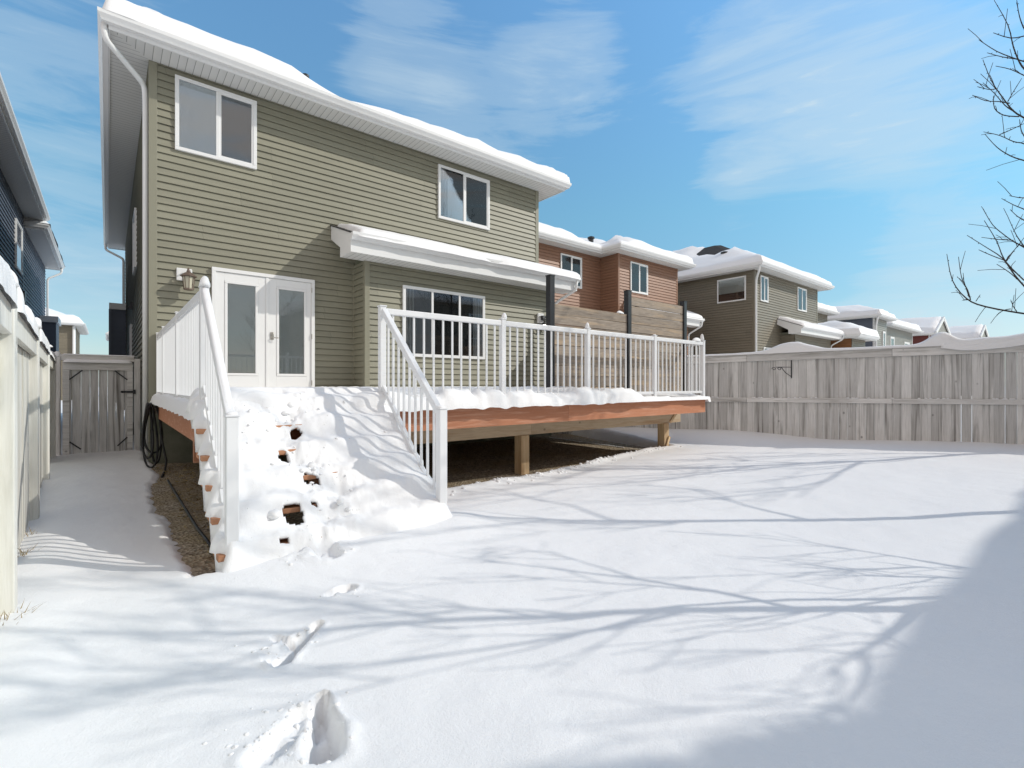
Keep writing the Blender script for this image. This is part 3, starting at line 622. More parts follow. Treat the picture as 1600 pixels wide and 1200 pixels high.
# row of houses running off to the right
h = house('house half hidden behind the taupe one, with a low snowy roof over a tan lean-to', 'house', [(31.5, 39.4, 12.8, 24)], rectloop(31.5, 39.4, 12.8, 24), 4.98, -1.2, .5, M['taupe'], M['taupe_trim'], .42, .32, seed=26, fine=.15)
window(h, Wall('rear', 12.8), 35.6, 37.2, 2.9, 4.3, ['shade_l', 'shade_d'], fr=.09)
m = MB(); Wall('rear', 8.5).siding(m, 29.6, 31.8, -1.2, 2.42); lt = m.build('lean_to', M['taupe'], h, recalc=False); m = MB(); Wall('left', 29.6).siding(m, 8.5, 12.8, -1.2, 2.42); m.build('side_wall', M['orange'], lt, recalc=False)
q = MB(); q.box(29.63, 31.78, 8.53, 12.78, -2, 2.45); q.build('lean_to_base', M['orange'], lt)
eaves(h, rectloop(29.6, 31.8, 8.5, 12.8), 2.42, .42); roof_snow(h, [(29.05, 32.35, 7.95, 13.3)], 2.58, .42, .30, .12, .3, None, 41)
h = house('slate blue house with pale grey rear wall and white downspout, far along the row', 'house', [(43.6, 46.7, 11.1, 24)], rectloop(43.6, 46.7, 11.1, 24), 4.98, -1.2, .5, M['blue'], M['white'], .42, .34, seed=27, fine=.15)
m = MB(); Wall('rear', 11.06).siding(m, 43.7, 46.6, -1.2, 4.97, .15); m.build('rear_wall', M['grey'], h, recalc=False)
window(h, Wall('rear', 11.04), 45.4, 46.1, 2.2, 4.1, ['shade_w'], fr=.12); downspout(h, [(43.1, 10.7, 5.0), (43.2, 10.8, 4.8), (43.5, 10.95, 4.4), (43.5, 10.95, -1)], w=.13)
q = MB(); q.prism([(40.9, 16, 5.5), (42.3, 16, 5.5), (41.6, 16, 6.9)], (0, 4, 0)); q.build('gable', M['shingle'], h)
h = house('pale grey house with a low hip roof between the slate blue and the red one', 'house', [(50.5, 59.5, 12.1, 24)], rectloop(50.5, 59.5, 12.1, 24), 4.98, -1.2, .6, M['grey'], M['white'], .42, .36, seed=28, fine=.25, coarse=.6)
window(h, Wall('rear', 12.1), 52, 53.2, 2.0, 4.2, ['shade_w'], fr=.14); window(h, Wall('rear', 12.1), 56.5, 58.3, 1.5, 4.0, ['shade_w', 'shade_d'], fr=.16)
def gable_house(label, a, b, c, d, body, seed):
    h = house(label, 'house', [(a, b, c, d)], rectloop(a, b, c, d), 4.98, -1.2, .6, body, M['white'], .5, .34, gab='y', seed=seed, fine=.3, coarse=.6)
    mx = (a + b) / 2; hh = (b - a) / 2 * .5
    for y in (c - .5, d + .3):
        q = MB(); q.prism([(a - .6, y, 5.1), (b + .6, y, 5.1), (mx, y, 5.25 + hh + .3)], (0, .2, 0)); q.build('gable', body if y > c else M['grey'], h)
    for (p, q2) in (((a - .7, c - .62, 5.15), (mx, c - .62, 5.45 + hh)), ((b + .7, c - .62, 5.15), (mx, c - .62, 5.45 + hh))):
        q = MB(); q.bar(p, q2, .1, .35); q.build('rake_board', M['white'], h)
    return h
gable_house('far dark red house with a snowy gable roof, second from the end of the row', 63.2, 68.9, 11.5, 24, M['red'], 29)
gable_house('farthest grey house with a snowy gable roof, last of the row on the right', 72.8, 77.2, 9.5, 22, M['grey'], 30)
# house behind the photographer: casts the wide shade and shows in the window reflections
h = house('grey house with snowy hip roof on the next lot', 'house', [(9.0, 22, -16, -5.06)], rectloop(9.0, 22, -16, -5.06), 4.45, -1.2, .45, M['taupe'], M['taupe_trim'], .42, .30, seed=33, fine=.1, rad=.25)
window(h, Wall('front', -5.06), 11, 13, 0, 1.6, ['shade_d', 'shade_l']); window(h, Wall('front', -5.06), 15.5, 17.5, 2.6, 4.0, ['shade_d', 'shade_l']); window(h, Wall('front', -5.06), 18.5, 20.5, 0, 1.8, ['shade_d', 'shade_l'])
# ================================================================== SNOWY GROUND
FP = []                                        # footprints: (x0,y0,x1,y1,r0,r1,depth)
def fp(a, b, r0, r1, dep, z=-1.13):
    p, q = ground_pt(*a, z), ground_pt(*b, z); FP.append((p[0], p[1], q[0], q[1], r0, r1, dep))
fp((502, 1075), (508, 1135), .024, .058, .095); fp((505, 1128), (505, 1148), .06, .07, .06)
fp((478, 1100), (410, 1165), .05, .05, .035)
fp((497, 966), (438, 1022), .022, .04, .10); fp((470, 985), (432, 1015), .04, .05, .04); fp((430, 985), (455, 990), .02, .02, .03)
fp((545, 912), (535, 915), .04, .04, .07); fp((515, 922), (522, 918), .025, .025, .04)
fp((490, 850), (515, 870), .07, .09, .05); fp((455, 850), (470, 862), .05, .06, .05)
def under(u, v):                               # >0 where the ground is bare, under deck and stairs
    vb = 3.66 + .98 * ss(2.1, 2.35, u) + .62 * ss(2.9, 8.2, u) + .09 * fbm(u, v, 1.8, 3, 3)
    ul = .52 + .03 * (7.7 - v) / 4 + .10 * fbm(u, v, 2.5, 3, 5) + .14 * ss(7.0, 8.2, v)
    ur = 8.1 + .28 * (v - 5.3) + .15 * fbm(u, v, 1.5, 3, 8)
    return np.minimum(np.minimum(v - vb, u - ul), ur - u)
def zs(u, v):
    z = -1.15 + .19 * ss(4, 11.2, u) * ss(6.5, 1.0, v) + 0 * u
    z = z - .05 * ss(7, 12, v) * ss(.8, .2, u)
    fl = 10.35 - .319 * (v - 4.7)               # right fence line
    z = z + .17 * ss(2.2, .1, np.abs(u - fl)) * ss(3.0, 5.5, v) * ss(9.5, 7, v)
    z = z + .07 * np.exp(-(((u - 1.4) / .9) ** 2 + ((v - 3.35) / .4) ** 2)) + .05 * np.exp(-(((u - 2.25) / .25) ** 2 + ((v - 3.5) / .35) ** 2))
    z = z + .04 * np.exp(-((u + .33) / .22) ** 2) * ss(11, 4, v) - .03 * np.exp(-(((u - .3) / .25) ** 2)) * ss(3.4, 4.4, v) * ss(10, 8, v)
    z = z + .055 * fbm(u, v, .55, 3, 1) + .022 * fbm(u, v, 2.1, 3, 2) + .006 * fbm(u, v, 9, 2, 4)
    d = under(u, v) + .015 * fbm(u, v, 14, 2, 6)
    z = z + .035 * np.exp(-((d + .12) / .09) ** 2) * (u > 2.3) * (.4 + 1.3 * vn(u * 2.5, v * 2.5))
    z = z - (.30) * ss(-.10 - .12 * ss(1.5, .9, u), .10, d + (.07 * fbm(u, v, 13, 3, 15) + .06 * fbm(u, v, 3, 2, 16)) * ss(1.6, .9, u))
    for (x0, y0, x1, y1, r0, r1, dep) in FP:
        L2 = (x1 - x0) ** 2 + (y1 - y0) ** 2; t = np.clip(((u - x0) * (x1 - x0) + (v - y0) * (y1 - y0)) / L2, 0, 1)
        d = np.hypot(u - x0 - t * (x1 - x0), v - y0 - t * (y1 - y0)) / (r0 + (r1 - r0) * t) * (1 + .35 * fbm(u, v, 18, 2, 7))
        z = z - dep * ss(1.15, .55, d) + .10 * dep * np.exp(-((d - 1.35) / .35) ** 2) * (1 + 2 * fbm(u, v, 20, 2, 9))
    # crumbs beside the tracks and at the foot of the stairs
    for (cx, cy, rad, am) in ((*ground_pt(440, 1150), .13, .03), (*ground_pt(430, 1000), .09, .02), (*ground_pt(490, 862), .20, .04), (*ground_pt(480, 1090), .06, .03)):
        z = z + am * np.exp(-((u - cx) ** 2 + (v - cy) ** 2) / rad ** 2) * fbm(u, v, 22, 3, 12) * 2.2
    return z
xs = axis((-60, -12, 3), (-12, -2, .5), (-2, -.6, .1), (-.6, 0, .03), (0, 1.75, .0145), (1.75, 3, .025), (3, 9, .045), (9, 13, .09), (13, 24, .4), (24, 130, 3), (130, 500, 25))
ys = axis((-120, -8, 8), (-8, -1, .5), (-1, .6, .1), (.6, 1.1, .03), (1.1, 3.7, .016), (3.7, 9.5, .045), (9.5, 13, .1), (13, 30, .5), (30, 140, 4), (140, 500, 25))
X, Y = np.meshgrid(xs, ys); Z = zs(X, Y)
m = MB(); grid_mesh(m, X, Y, Z); m.build('snow_ground', M['snow'], None, smooth=True, recalc=False, kind='structure', org=(0, 0, -1.15))
X, Y = np.meshgrid(axis((.1, 9.6, .06)), axis((3.2, 9.4, .06))); Z = -1.245 + .02 * fbm(X, Y, 3, 4, 2) + .012 * fbm(X, Y, 18, 2, 3) + .03 * ss(1.2, .5, X)
m = MB(); grid_mesh(m, X, Y, Z); m.build('bare_ground', M['gravel'], None, smooth=True, recalc=False, kind='structure', org=(4, 6, -1.25))
# dry bits on the bare ground and grass tufts by the fence
m = MB(); rg = random.Random(5)
for k in range(900):
    x, y = rg.uniform(.5, 1.3), rg.uniform(4.0, 9.0); a = rg.uniform(0, 6.28); l = rg.uniform(.02, .06); z = -1.215 + rg.uniform(0, .02)
    dx, dy = math.cos(a) * l, math.sin(a) * l; m.add([(x, y, z), (x + dx, y + dy, z + rg.uniform(0, .03)), (x + dx - dy * .12, y + dy + dx * .12, z + .004)], [(0, 1, 2)])
for (cx, cy, n_, sp) in ((-.37, 3.38, 26, .03), (-.43, 4.5, 22, .02), (-.46, 5.1, 16, .02)):
    for k in range(n_):
        x, y = cx + rg.gauss(0, sp), cy + rg.gauss(0, sp * 2); zb = float(zs(x, y)) - .02; h_ = rg.uniform(.03, .08); dx, dy = rg.gauss(.02, .04), rg.gauss(0, .04)
        m.add([(x, y, zb), (x + .006, y + .003, zb), (x + dx, y + dy, zb + h_)], [(0, 1, 2)])
o = m.build('dry_grass', M['drygrass'], None, recalc=False); tag(o, 'dry grass blades and litter poking out beside fence and stairs', 'grass'); o['kind'] = 'stuff'
# thin line of snow that sifted through the deck
m = MB()
p0, p1 = (8.05, 8.4), (7.85, 6.1)
for k in range(210):
    t = k / 209; x = p0[0] + (p1[0] - p0[0]) * t + .03 * math.sin(t * 9) + rg.gauss(0, .006); y = p0[1] + (p1[1] - p0[1]) * t; r_ = rg.uniform(.008, .018)
    m.lathe((x, y, -1.235), [(r_, 0), (r_ * .9, r_ * .6), (r_ * .3, r_)], 6)
o = m.build('snow_ridge', M['snow'], None, smooth=True); tag(o, 'thin broken line of snow crossing the bare ground beneath the deck', 'snow'); o['kind'] = 'stuff'

# ================================================================== DECK
DU0, DU1, DV0, DV1 = .58, 8.42, 4.72, 9.36; DZ = -.22
D = thing('deck', 'raised wooden deck with orange fascia boards on posts, carrying a thick layer of snow', 'deck', (4.5, 4.72, -1.24))
m = MB(); y = DV0 - .02; k = 0
while y < DV1 - .02:
    m.box(DU0 - .015, DU1 + .015, y, min(y + .138, DV1), DZ - .03, DZ, rg.random()); y += .144
m.build('deck_boards', M['tread'], D)
q = MB(); q.box(DU0, 4.86, DV0 - .019, DV0 + .02, DZ - .27, DZ - .031, .3); q.box(4.864, DU1, DV0 - .018, DV0 + .02, DZ - .27, DZ - .031, .62); q.build('front_fascia', M['deckface'], D)
q = MB(); q.box(DU0 - .001, DU0 + .035, DV0 + .021, 8.95, DZ - .27, DZ - .031, .5); q.build('side_fascia', M['deckface'], D)
q = MB(); q.box(DU1 - .035, DU1 + .001, DV0 + .021, DV1, DZ - .27, DZ - .031, .5); q.build('side_fascia', M['deckface'], D)
q = MB(); x = .9
while x < 8.3: q.box(x, x + .038, DV0 + .021, DV1, DZ - .265, DZ - .031, rg.random()); x += .406
q.build('joists', M['beam'], D)
q = MB(); q.box(.60, 2.2, 5.24, 5.30, -.70, -.492, .2); q.build('beam_end', M['deckface'], D)
q = MB(); q.box(2.201, 4.66, 5.24, 5.36, -.70, -.492, .7); q.box(4.664, 8.48, 5.24, 5.36, -.70, -.492, .35); q.build('beam', M['beam'], D)
for x in (1.07, 4.53, 7.99):
    q = MB(); q.box(x - .075, x + .075, 5.22, 5.37, -1.30, -.701, rg.random()); q.build('support_post', M['post'], D, bevel=.006)
for a, b in (((8.35, 5.23, -.50), (8.12, 5.23, -.69)), ((8.05, 5.20, -.95), (7.96, 5.20, -1.12))):
    q = MB(); q.bar(a, b, .02, .05, .9); q.build('brace', M['post'], D)
# snow on the deck
xs = axis((.50, 8.5, .035)); ys = axis((4.56, 5.1, .022), (5.1, 9.38, .06)); X, Y = np.meshgrid(xs, ys)
opn = ss(.45, .66, X) * ss(2.2, 2.05, X)
T = .175 - .09 * ss(5.9, 6.7, X) * ss(5.3, 4.7, Y) - .05 * ss(6, 7, X) - .08 * ss(1.0, .6, X) + .05 * fbm(X, Y, 1.6, 3, 3) + .03 * fbm(X, Y, 14, 3, 21) + .05 * fbm(X, Y, 5, 2, 6)
lump = vn(X * 3.1, X * 0 + 3); T = T + ss(.35, 0, Y - 4.56) * (.05 * (lump - .5) - .05 * ss(.75, .95, vn(X * 2.3, X * 0 + 8)) - .06 * np.exp(-((X - 3.42) / .04) ** 2) - .05 * np.exp(-((X - 4.6) / .05) ** 2) - .04 * np.exp(-((X - 5.3) / .06) ** 2))
T = T - ss(.5, 0, Y - 4.56) * .09 * ss(.60, .78, vn(X * 4.3, X * 0 + 21)) * ss(2.2, 2.6, X)
T = T - .09 * np.exp(-(((X - 1.45) / .28) ** 2)) * ss(5.6, 4.8, Y)
ed = np.minimum(np.minimum(X - .50, 8.5 - X), Y - 4.56); k = np.sqrt(np.clip(1 - (1 - np.clip(ed / .12, 0, 1)) ** 2, 0, 1))
Z = DZ + .002 + np.maximum(T, .02) * k * (1 - .25 * ss(9.0, 9.38, Y)); Z = np.where(ed < 1e-6, DZ - .035 - .03 * vn(X * 9, Y * 9) * ss(6.2, 5, X), Z)
Z = np.where((ed < 1e-6) & (X > 6) & (vn(X * 2.1, Y * 0) > .62), DZ - .08, Z)
Y = Y - ss(.2, 0, Y - 4.56) * (.05 * (lump - .6) + .045 * fbm(X, Y, 6, 2, 9)) + .05 * ss(.2, 0, Y - 4.56) * ss(6, 7, X)
X = X + (X < .7) * ss(.2, 0, X - .5) * .05 * fbm(X, Y, 6, 2, 9)
m = MB(); grid_mesh(m, X, Y, Z); m.build('snow_cover', M['snow'], D, smooth=True, recalc=False)

# ================================================================== STAIRS
ST = thing('staircase', 'open wooden deck stairs buried under broken footstep snow', 'stairs', (1.38, 3.6, -1.24))
SR, SG = .18, .23
for i in range(1, 6):
    zt = DZ - SR * i + .065; y1 = DV0 - .02 - SG * (i - 1)
    q = MB(); q.box(.525, 2.20, y1 - .145, y1 - .02 + .01, zt - .038, zt, rg.random()); q.box(.525, 2.20, y1 - .29, y1 - .15, zt - .038, zt, rg.random()); q.build('tread', M['tread'], ST, bevel=.004)
for x in (.60, 1.36, 2.10):
    q = MB(); pr = [(x, DV0 - .02, DZ - .04)]
    for i in range(1, 6):
        zt = DZ - SR * i + .025; y1 = DV0 - .02 - SG * (i - 1); pr += [(x, y1, zt), (x, y1 - SG, zt)]
    pr += [(x, DV0 - .02 - SG * 5, -1.4), (x, DV0 - .02 - SG * 4.2, -1.4), (x, DV0 - .02, DZ - .45)]
    q.prism(pr, (.04, 0, 0), rg.random()); q.build('stringer', M['tread'], ST)
def stair_z(u, v):
    q = (4.74 - v) / SG; i = np.floor(q); f = q - i
    z = -.05 - SR * (i + .62 * ss(.25, 1.0, f) + .38 * f) - .02 + .03 * fbm(u, v, 1.3, 2, 31)
    path = 1.22 + .12 * np.sin(v * 7); pw = np.exp(-((u - path) / .16) ** 2)
    z = z - .05 * pw * ss(4.9, 4.5, v) + .045 * np.exp(-((u - .93) / .14) ** 2) * ss(4.2, 4.6, v) + .12 * fbm(u, v, 3.4, 2, 4) + .045 * fbm(u, v, 7.5, 3, 5) + .09 * np.exp(-((u - path) / .25) ** 2) * fbm(u, v, 15, 3, 6)
    return np.minimum(z, -.02 + .04 * fbm(u, v, 4, 3, 8))
xs = axis((.515, 2.24, .0125)); ys = axis((3.15, 4.95, .0125)); X, Y = np.meshgrid(xs, ys)
Z = stair_z(X, Y); wob = .05 * fbm(X, Y, 9, 2, 2)
ed = np.minimum(X - .515, 2.24 - X); k = np.sqrt(np.clip(1 - (1 - np.clip(ed / .09, 0, 1)) ** 2, 0, 1))
q_ = (4.70 - Y) / SG; tt = np.where(Y > 4.70, DZ, DZ - SR * (np.floor(q_) + 1) + .065) + .004
Z = tt + (Z - tt) * k; Z = np.where(ed < 1e-6, tt - .003, Z)
X2 = X + (X < .7) * ss(.12, 0, X - .515) * (wob * 1.6 + .01 + .022 * np.sin((4.70 - Y) / SG * 2 * np.pi)) - (X > 2.1) * ss(.12, 0, 2.24 - X) * wob
# holes kicked through the snow, found by looking for the surface along a line of sight
keep = np.ones((X.shape[0] - 1, X.shape[1] - 1), bool); XC = (X[:-1, :-1] + X[1:, 1:]) / 2; YC = (Y[:-1, :-1] + Y[1:, 1:]) / 2
for (px, py, ru, rv) in ((462, 677, .045, .045), (444, 717, .042, .048), (488, 750, .058, .036), (459, 805, .065, .052), (412, 637, .025, .008), (444, 848, .03, .014), (491, 787, .028, .012)):
    d = ray(px, py); t = 2.2
    while t < 9 and d[2] * t > float(stair_z(d[0] * t, d[1] * t)): t += .01
    hx, hy = d[0] * t, d[1] * t
    a = (XC - hx) / ru; b = (YC - hy) / rv; n_ = .6 * fbm(XC, YC, 17, 3, int(px))
    keep &= ~(np.maximum(np.abs(a), np.abs(b)) * .5 + np.hypot(a, b) * .5 + n_ < 1.0)
m = MB(); grid_mesh(m, X2, Y, Z, keep); sc = m.build('snow_cover', M['snow'], ST, smooth=True, recalc=False)
sm = sc.modifiers.new('thick', 'SOLIDIFY'); sm.thickness = .03; sm.offset = -1

def clod(mb, c, r):
    n, k_ = 7, 5; ph = rg.uniform(0, 9); sx, sy, sz = rg.uniform(.7, 1.3), rg.uniform(.7, 1.3), rg.uniform(.5, .9); vs = []
    for i in range(k_):
        t = math.pi * (i + .5) / k_
        for j in range(n):
            a = 2 * math.pi * j / n; q_ = r * (1 + .9 * float(fbm(math.cos(a) * 1.3 + ph, math.sin(a) * 1.3 + t, 1.2, 2, 3))); vs.append((c[0] + q_ * sx * math.sin(t) * math.cos(a), c[1] + q_ * sy * math.sin(t) * math.sin(a), c[2] + q_ * sz * math.cos(t)))
    mb.add(vs, [(i * n + j, i * n + (j + 1) % n, (i + 1) * n + (j + 1) % n, (i + 1) * n + j) for i in range(k_ - 1) for j in range(n)] + [tuple(range(n)), tuple((k_ - 1) * n + j for j in range(n))[::-1]])
m = MB()
for k in range(150):
    v = rg.uniform(3.3, 4.75); u = 1.2 + .12 * math.sin(v * 7) + rg.gauss(0, .17)
    if rg.random() < .25: u = rg.uniform(.62, 2.1)
    if .6 < u < 2.14: clod(m, (u, v, float(stair_z(u, v)) - .002), .005 + .018 * rg.random() ** 3)
for k in range(12):
    v = rg.uniform(3.5, 4.8); clod(m, (rg.uniform(.7, 1.6), v, float(stair_z(1.1, v)) - .015), rg.uniform(.03, .05))
m.build('snow_clods', M['snow'], ST, smooth=True, kind='stuff')
m = MB()
for (cx, cy, sx_, n_) in ((505, 862, .14, 170), (470, 870, .15, 90), (440, 1140, .10, 170), (475, 1095, .07, 80), (500, 1170, .06, 40), (440, 1005, .07, 90), (535, 918, .06, 50), (480, 985, .05, 40), (390, 880, .10, 40)):
    gx, gy = ground_pt(cx, cy)
    for k in range(n_ // 2):
        u, v = gx + rg.gauss(0, sx_), gy + rg.gauss(0, sx_); r_ = .002 + .012 * rg.random() ** 3; clod(m, (u, v, float(zs(u, v)) - .35 * r_), r_)
for k in range(260):                            # crust broken along the edge of the bare ground
    u = rg.uniform(2.4, 8.2); v = 4.62 + .62 * float(ss(2.9, 8.2, u)) + rg.gauss(-.12, .07); clod(m, (u, v, float(zs(u, v)) + .002), .004 + .022 * rg.random() ** 3)
o = m.build('snow_clods', M['snow'], None, smooth=True); tag(o, 'loose crumbs of snow scattered round the footprints and along the bare ground', 'snow crumbs'); o['kind'] = 'stuff'

# ================================================================== RAILINGS
def snow_cap(par, c, r=.045, h=.09, seed=0, sx=1., sy=1.):
    m = MB(); n = 12; rings = 7; vs = []
    for i in range(rings):
        t = i / (rings - 1); rr = r * (math.cos(t * math.pi / 2 * .97) ** .9) * (1 - .12 * t); zz_ = c[2] + h * math.sin(t * math.pi / 2)
        for k_ in range(n):
            a = 2 * math.pi * k_ / n; w_ = 1 + .9 * float(fbm(math.cos(a) + seed, math.sin(a) + t, 1.3, 2, seed)); vs.append((c[0] + rr * w_ * math.cos(a) * sx + t * r * (.5 - ((seed * 37) % 10) / 10), c[1] + rr * w_ * math.sin(a) * sy, zz_ + .25 * h * (1 - t) * t * math.cos(a + seed)))
    fs = [(i * n + k_, i * n + (k_ + 1) % n, (i + 1) * n + (k_ + 1) % n, (i + 1) * n + k_) for i in range(rings - 1) for k_ in range(n)] + [tuple((rings - 1) * n + k_ for k_ in range(n)), tuple(range(n))[::-1]]
    m.add(vs, fs); return m.build('snow_cap', M['snow'], par, smooth=True)
def rpost(par, x, y, z0, z1, w=.064):
    q = MB(); q.box(x - w / 2, x + w / 2, y - w / 2, y + w / 2, z0, z1); q.build('post', M['rail'], par, bevel=.005)
    q = MB(); q.box(x - w / 2 - .006, x + w / 2 + .006, y - w / 2 - .006, y + w / 2 + .006, z1 + .0005, z1 + .012); q.build('post_cap', M['rail'], par, bevel=.004)
def rail_seg(par, a, b, z0, z1, nb, post_w=.064, bz=-.12):
    """level rail between two post centres"""
    ax = 0 if abs(a[0] - b[0]) > abs(a[1] - b[1]) else 1; h = post_w / 2 + .002; A = list(a); B = list(b); sg = 1 if B[ax] > A[ax] else -1
    A[ax] += sg * h; B[ax] -= sg * h
    q = MB(); q.bar((*A, z1 - .032), (*B, z1 - .032), .055, .062); q.build('top_rail', M['rail'], par, bevel=.008)
    q = MB(); q.bar((*A, bz), (*B, bz), .035, .04); q.build('bottom_rail', M['rail'], par, bevel=.004)
    for i in range(nb):
        t = (i + 1) / (nb + 1); x = a[0] + (b[0] - a[0]) * t; y = a[1] + (b[1] - a[1]) * t
        q = MB(); q.box(x - .009, x + .009, y - .009, y + .009, bz + .02, z1 - .063); q.build('baluster', M['rail'], par)
RZ = .785; g_ = 'white metal railings round the deck and stairs'
RF = thing('railing', 'long white metal railing along the front edge of the deck', 'railing', (5.2, 4.70, -.22), g_)
pu = (2.154, 3.71, 5.24, 6.84, 8.33)
for i, x in enumerate(pu):
    rpost(RF, x, 4.70, -.22, RZ + .012)
    if i: rail_seg(RF, (pu[i - 1], 4.70), (x, 4.70), 0, RZ, 12)
snow_cap(RF, (3.73, 4.70, RZ + .022), .036, .075, 3); snow_cap(RF, (5.24, 4.70, RZ + .022), .034, .08, 5); snow_cap(RF, (6.84, 4.70, RZ + .022), .030, .02, 6)
snow_cap(RF, (8.3, 4.70, RZ + .022), .036, .12, 8, 1.0); snow_cap(RF, (8.12, 4.70, RZ - .005), .10, .07, 9, 1.3, .4)
RR = thing('railing', 'short white railing on the right end of the deck, between corner post and cedar screen', 'railing', (8.33, 5.0, -.22), g_)
rail_seg(RR, (8.33, 4.70), (8.33, 5.05), 0, RZ, 2); rail_seg(RR, (8.33, 5.07), (8.33, 8.4), 0, RZ - .002, 26)
RL = thing('railing', 'white railing on the left side of the deck, running from stairs to house wall', 'railing', (.61, 7, -.22), g_)
pv = (4.70, 6.55, 8.28, 9.32)
for i, y in enumerate(pv):
    rpost(RL, .61, y, -.22, RZ + .012)
    if i: rail_seg(RL, (.61, pv[i - 1]), (.61, y), 0, RZ, (15, 14, 8)[i - 1])
snow_cap(RL, (.61, 4.68, RZ + .022), .036, .08, 2, 1, 1.1)
def stair_rail(x, label, seed):
    q = thing('railing', label, 'railing', (x, 3.55, -1.2), g_); ya, yb, za, zb_ = 4.665, 3.56, RZ, -.217
    rpost(q, x, 3.55, -1.35, -.20, .072)
    m = MB(); m.bar((x, ya, za - .03), (x, yb + .03, zb_ - .0), .055, .06); m.build('top_rail', M['rail'], q, bevel=.008)
    m = MB(); m.bar((x, ya, za - .80), (x, yb + .035, zb_ - .80), .035, .045); m.build('bottom_rail', M['rail'], q, bevel=.004)
    for i in range(9):
        t = (i + 1) / 10; y = ya + (yb - ya) * t; zt = za + (zb_ - za) * t
        m = MB(); m.box(x - .009, x + .009, y - .009, y + .009, zt - .79, zt - .05); m.build('baluster', M['rail'], q)
    snow_cap(q, (x, 3.56, -.19), .036, .025, seed); return q
a_ = stair_rail(.61, 'white sloping handrail on the left side of the snowy stairs', 3)
b_ = stair_rail(2.154, 'white sloping handrail on the right side of the snowy stairs', 4)
def snow_strip(par, pts, w, T, name='snow_cap', seed=0, down=0., step=.05, off=0.):
    P = [Vector(p) for p in pts]; L = [0]
    for i in range(1, len(P)): L.append(L[-1] + (P[i] - P[i - 1]).length)
    n = max(3, int(L[-1] / step)); vs = []; K = 9
    for i in range(n + 1):
        s = L[-1] * i / n; j = max(0, min(len(P) - 2, next((k_ for k_ in range(1, len(L)) if L[k_] >= s - 1e-9), len(L) - 1) - 1))
        f = (s - L[j]) / (L[j + 1] - L[j]); p = P[j].lerp(P[j + 1], f); d = (P[j + 1] - P[j]); sd = Vector((d.y, -d.x, 0)).normalized()
        e = math.sqrt(max(0, 1 - (1 - min(1, min(s, L[-1] - s) / .08)) ** 2)); t = max(.004, T(s) * (1 + .5 * float(fbm(s, seed, 3, 3, seed))) * e); ww = w * (1 + .35 * float(fbm(s, seed + 3, 4, 2, seed))) * (.6 + .4 * e)
        for k_ in range(K):
            a = math.pi * k_ / (K - 1); vs.append(p + sd * (math.cos(a) * ww / 2 + off) + Vector((0, 0, t * math.sin(a) ** .7 - (down if k_ in (0, K - 1) else 0))))
    m = MB(); m.add(vs, [(i * K + k_, i * K + k_ + 1, (i + 1) * K + k_ + 1, (i + 1) * K + k_) for i in range(n) for k_ in range(K - 1)] + [tuple(range(K)), tuple(n * K + k_ for k_ in range(K))[::-1]])
    return m.build(name, M['snow'], par, smooth=True)
snow_strip(a_, [(.61, 4.66, RZ + .005), (.61, 3.58, -.205)], .05, lambda s: .022, seed=2)
# ================================================================== PRIVACY SCREENS
SV = 5.05
PS = thing('privacy_screen', 'two-panel weathered cedar screen on three black posts, standing on the deck', 'privacy screen', (6.6, SV, -.22))
su = (4.85, 6.61, 8.27)
for x in su:
    q = MB(); q.box(x - .045, x + .045, SV - .045, SV + .045, -.22, 1.545); q.build('post', M['black'], PS, bevel=.004)
    q = MB(); q.box(x - .05, x + .05, SV - .05, SV + .05, 1.5455, 1.558); q.build('post_cap', M['black'], PS)
for (a, b, zt) in ((su[0], su[1], 1.16), (su[1], su[2], 1.46)):
    z = zt; k = 0
    while z > -.1:
        q = MB(); dz = rg.uniform(-.006, .006); q.hexa([(a + .046, SV - .018, z - .138 + dz), (b - .046, SV - .018, z - .138 - dz), (b - .046, SV + .018, z - .138 - dz), (a + .046, SV + .018, z - .138 + dz),
            (a + .046, SV - .018, z), (b - .046, SV - .018, z), (b - .046, SV + .018, z), (a + .046, SV + .018, z)], rg.random()); q.build('board', M['cedar'], PS); z -= .138 + rg.uniform(.004, .016)
snow_cap(PS, (6.42, SV, 1.16), .05, .045, 4, 1.5, .6)
P2 = thing('privacy_screen', 'lower cedar screen along the right edge of the deck, mostly hidden behind the two-panel one', 'privacy screen', (8.24, 6.8, -.22))
for (y, zt) in ((8.52, 1.76), (6.8, 1.2)):
    q = MB(); q.box(8.2, 8.29, y - .045, y + .045, -.22, zt); q.build('post', M['black'], P2, bevel=.004)
for k in range(9):
    z = 1.16 - .15 * k; q = MB(); q.box(8.226, 8.262, 5.2, 8.474, z - .143, z, rg.random()); q.build('board', M['cedar'], P2)

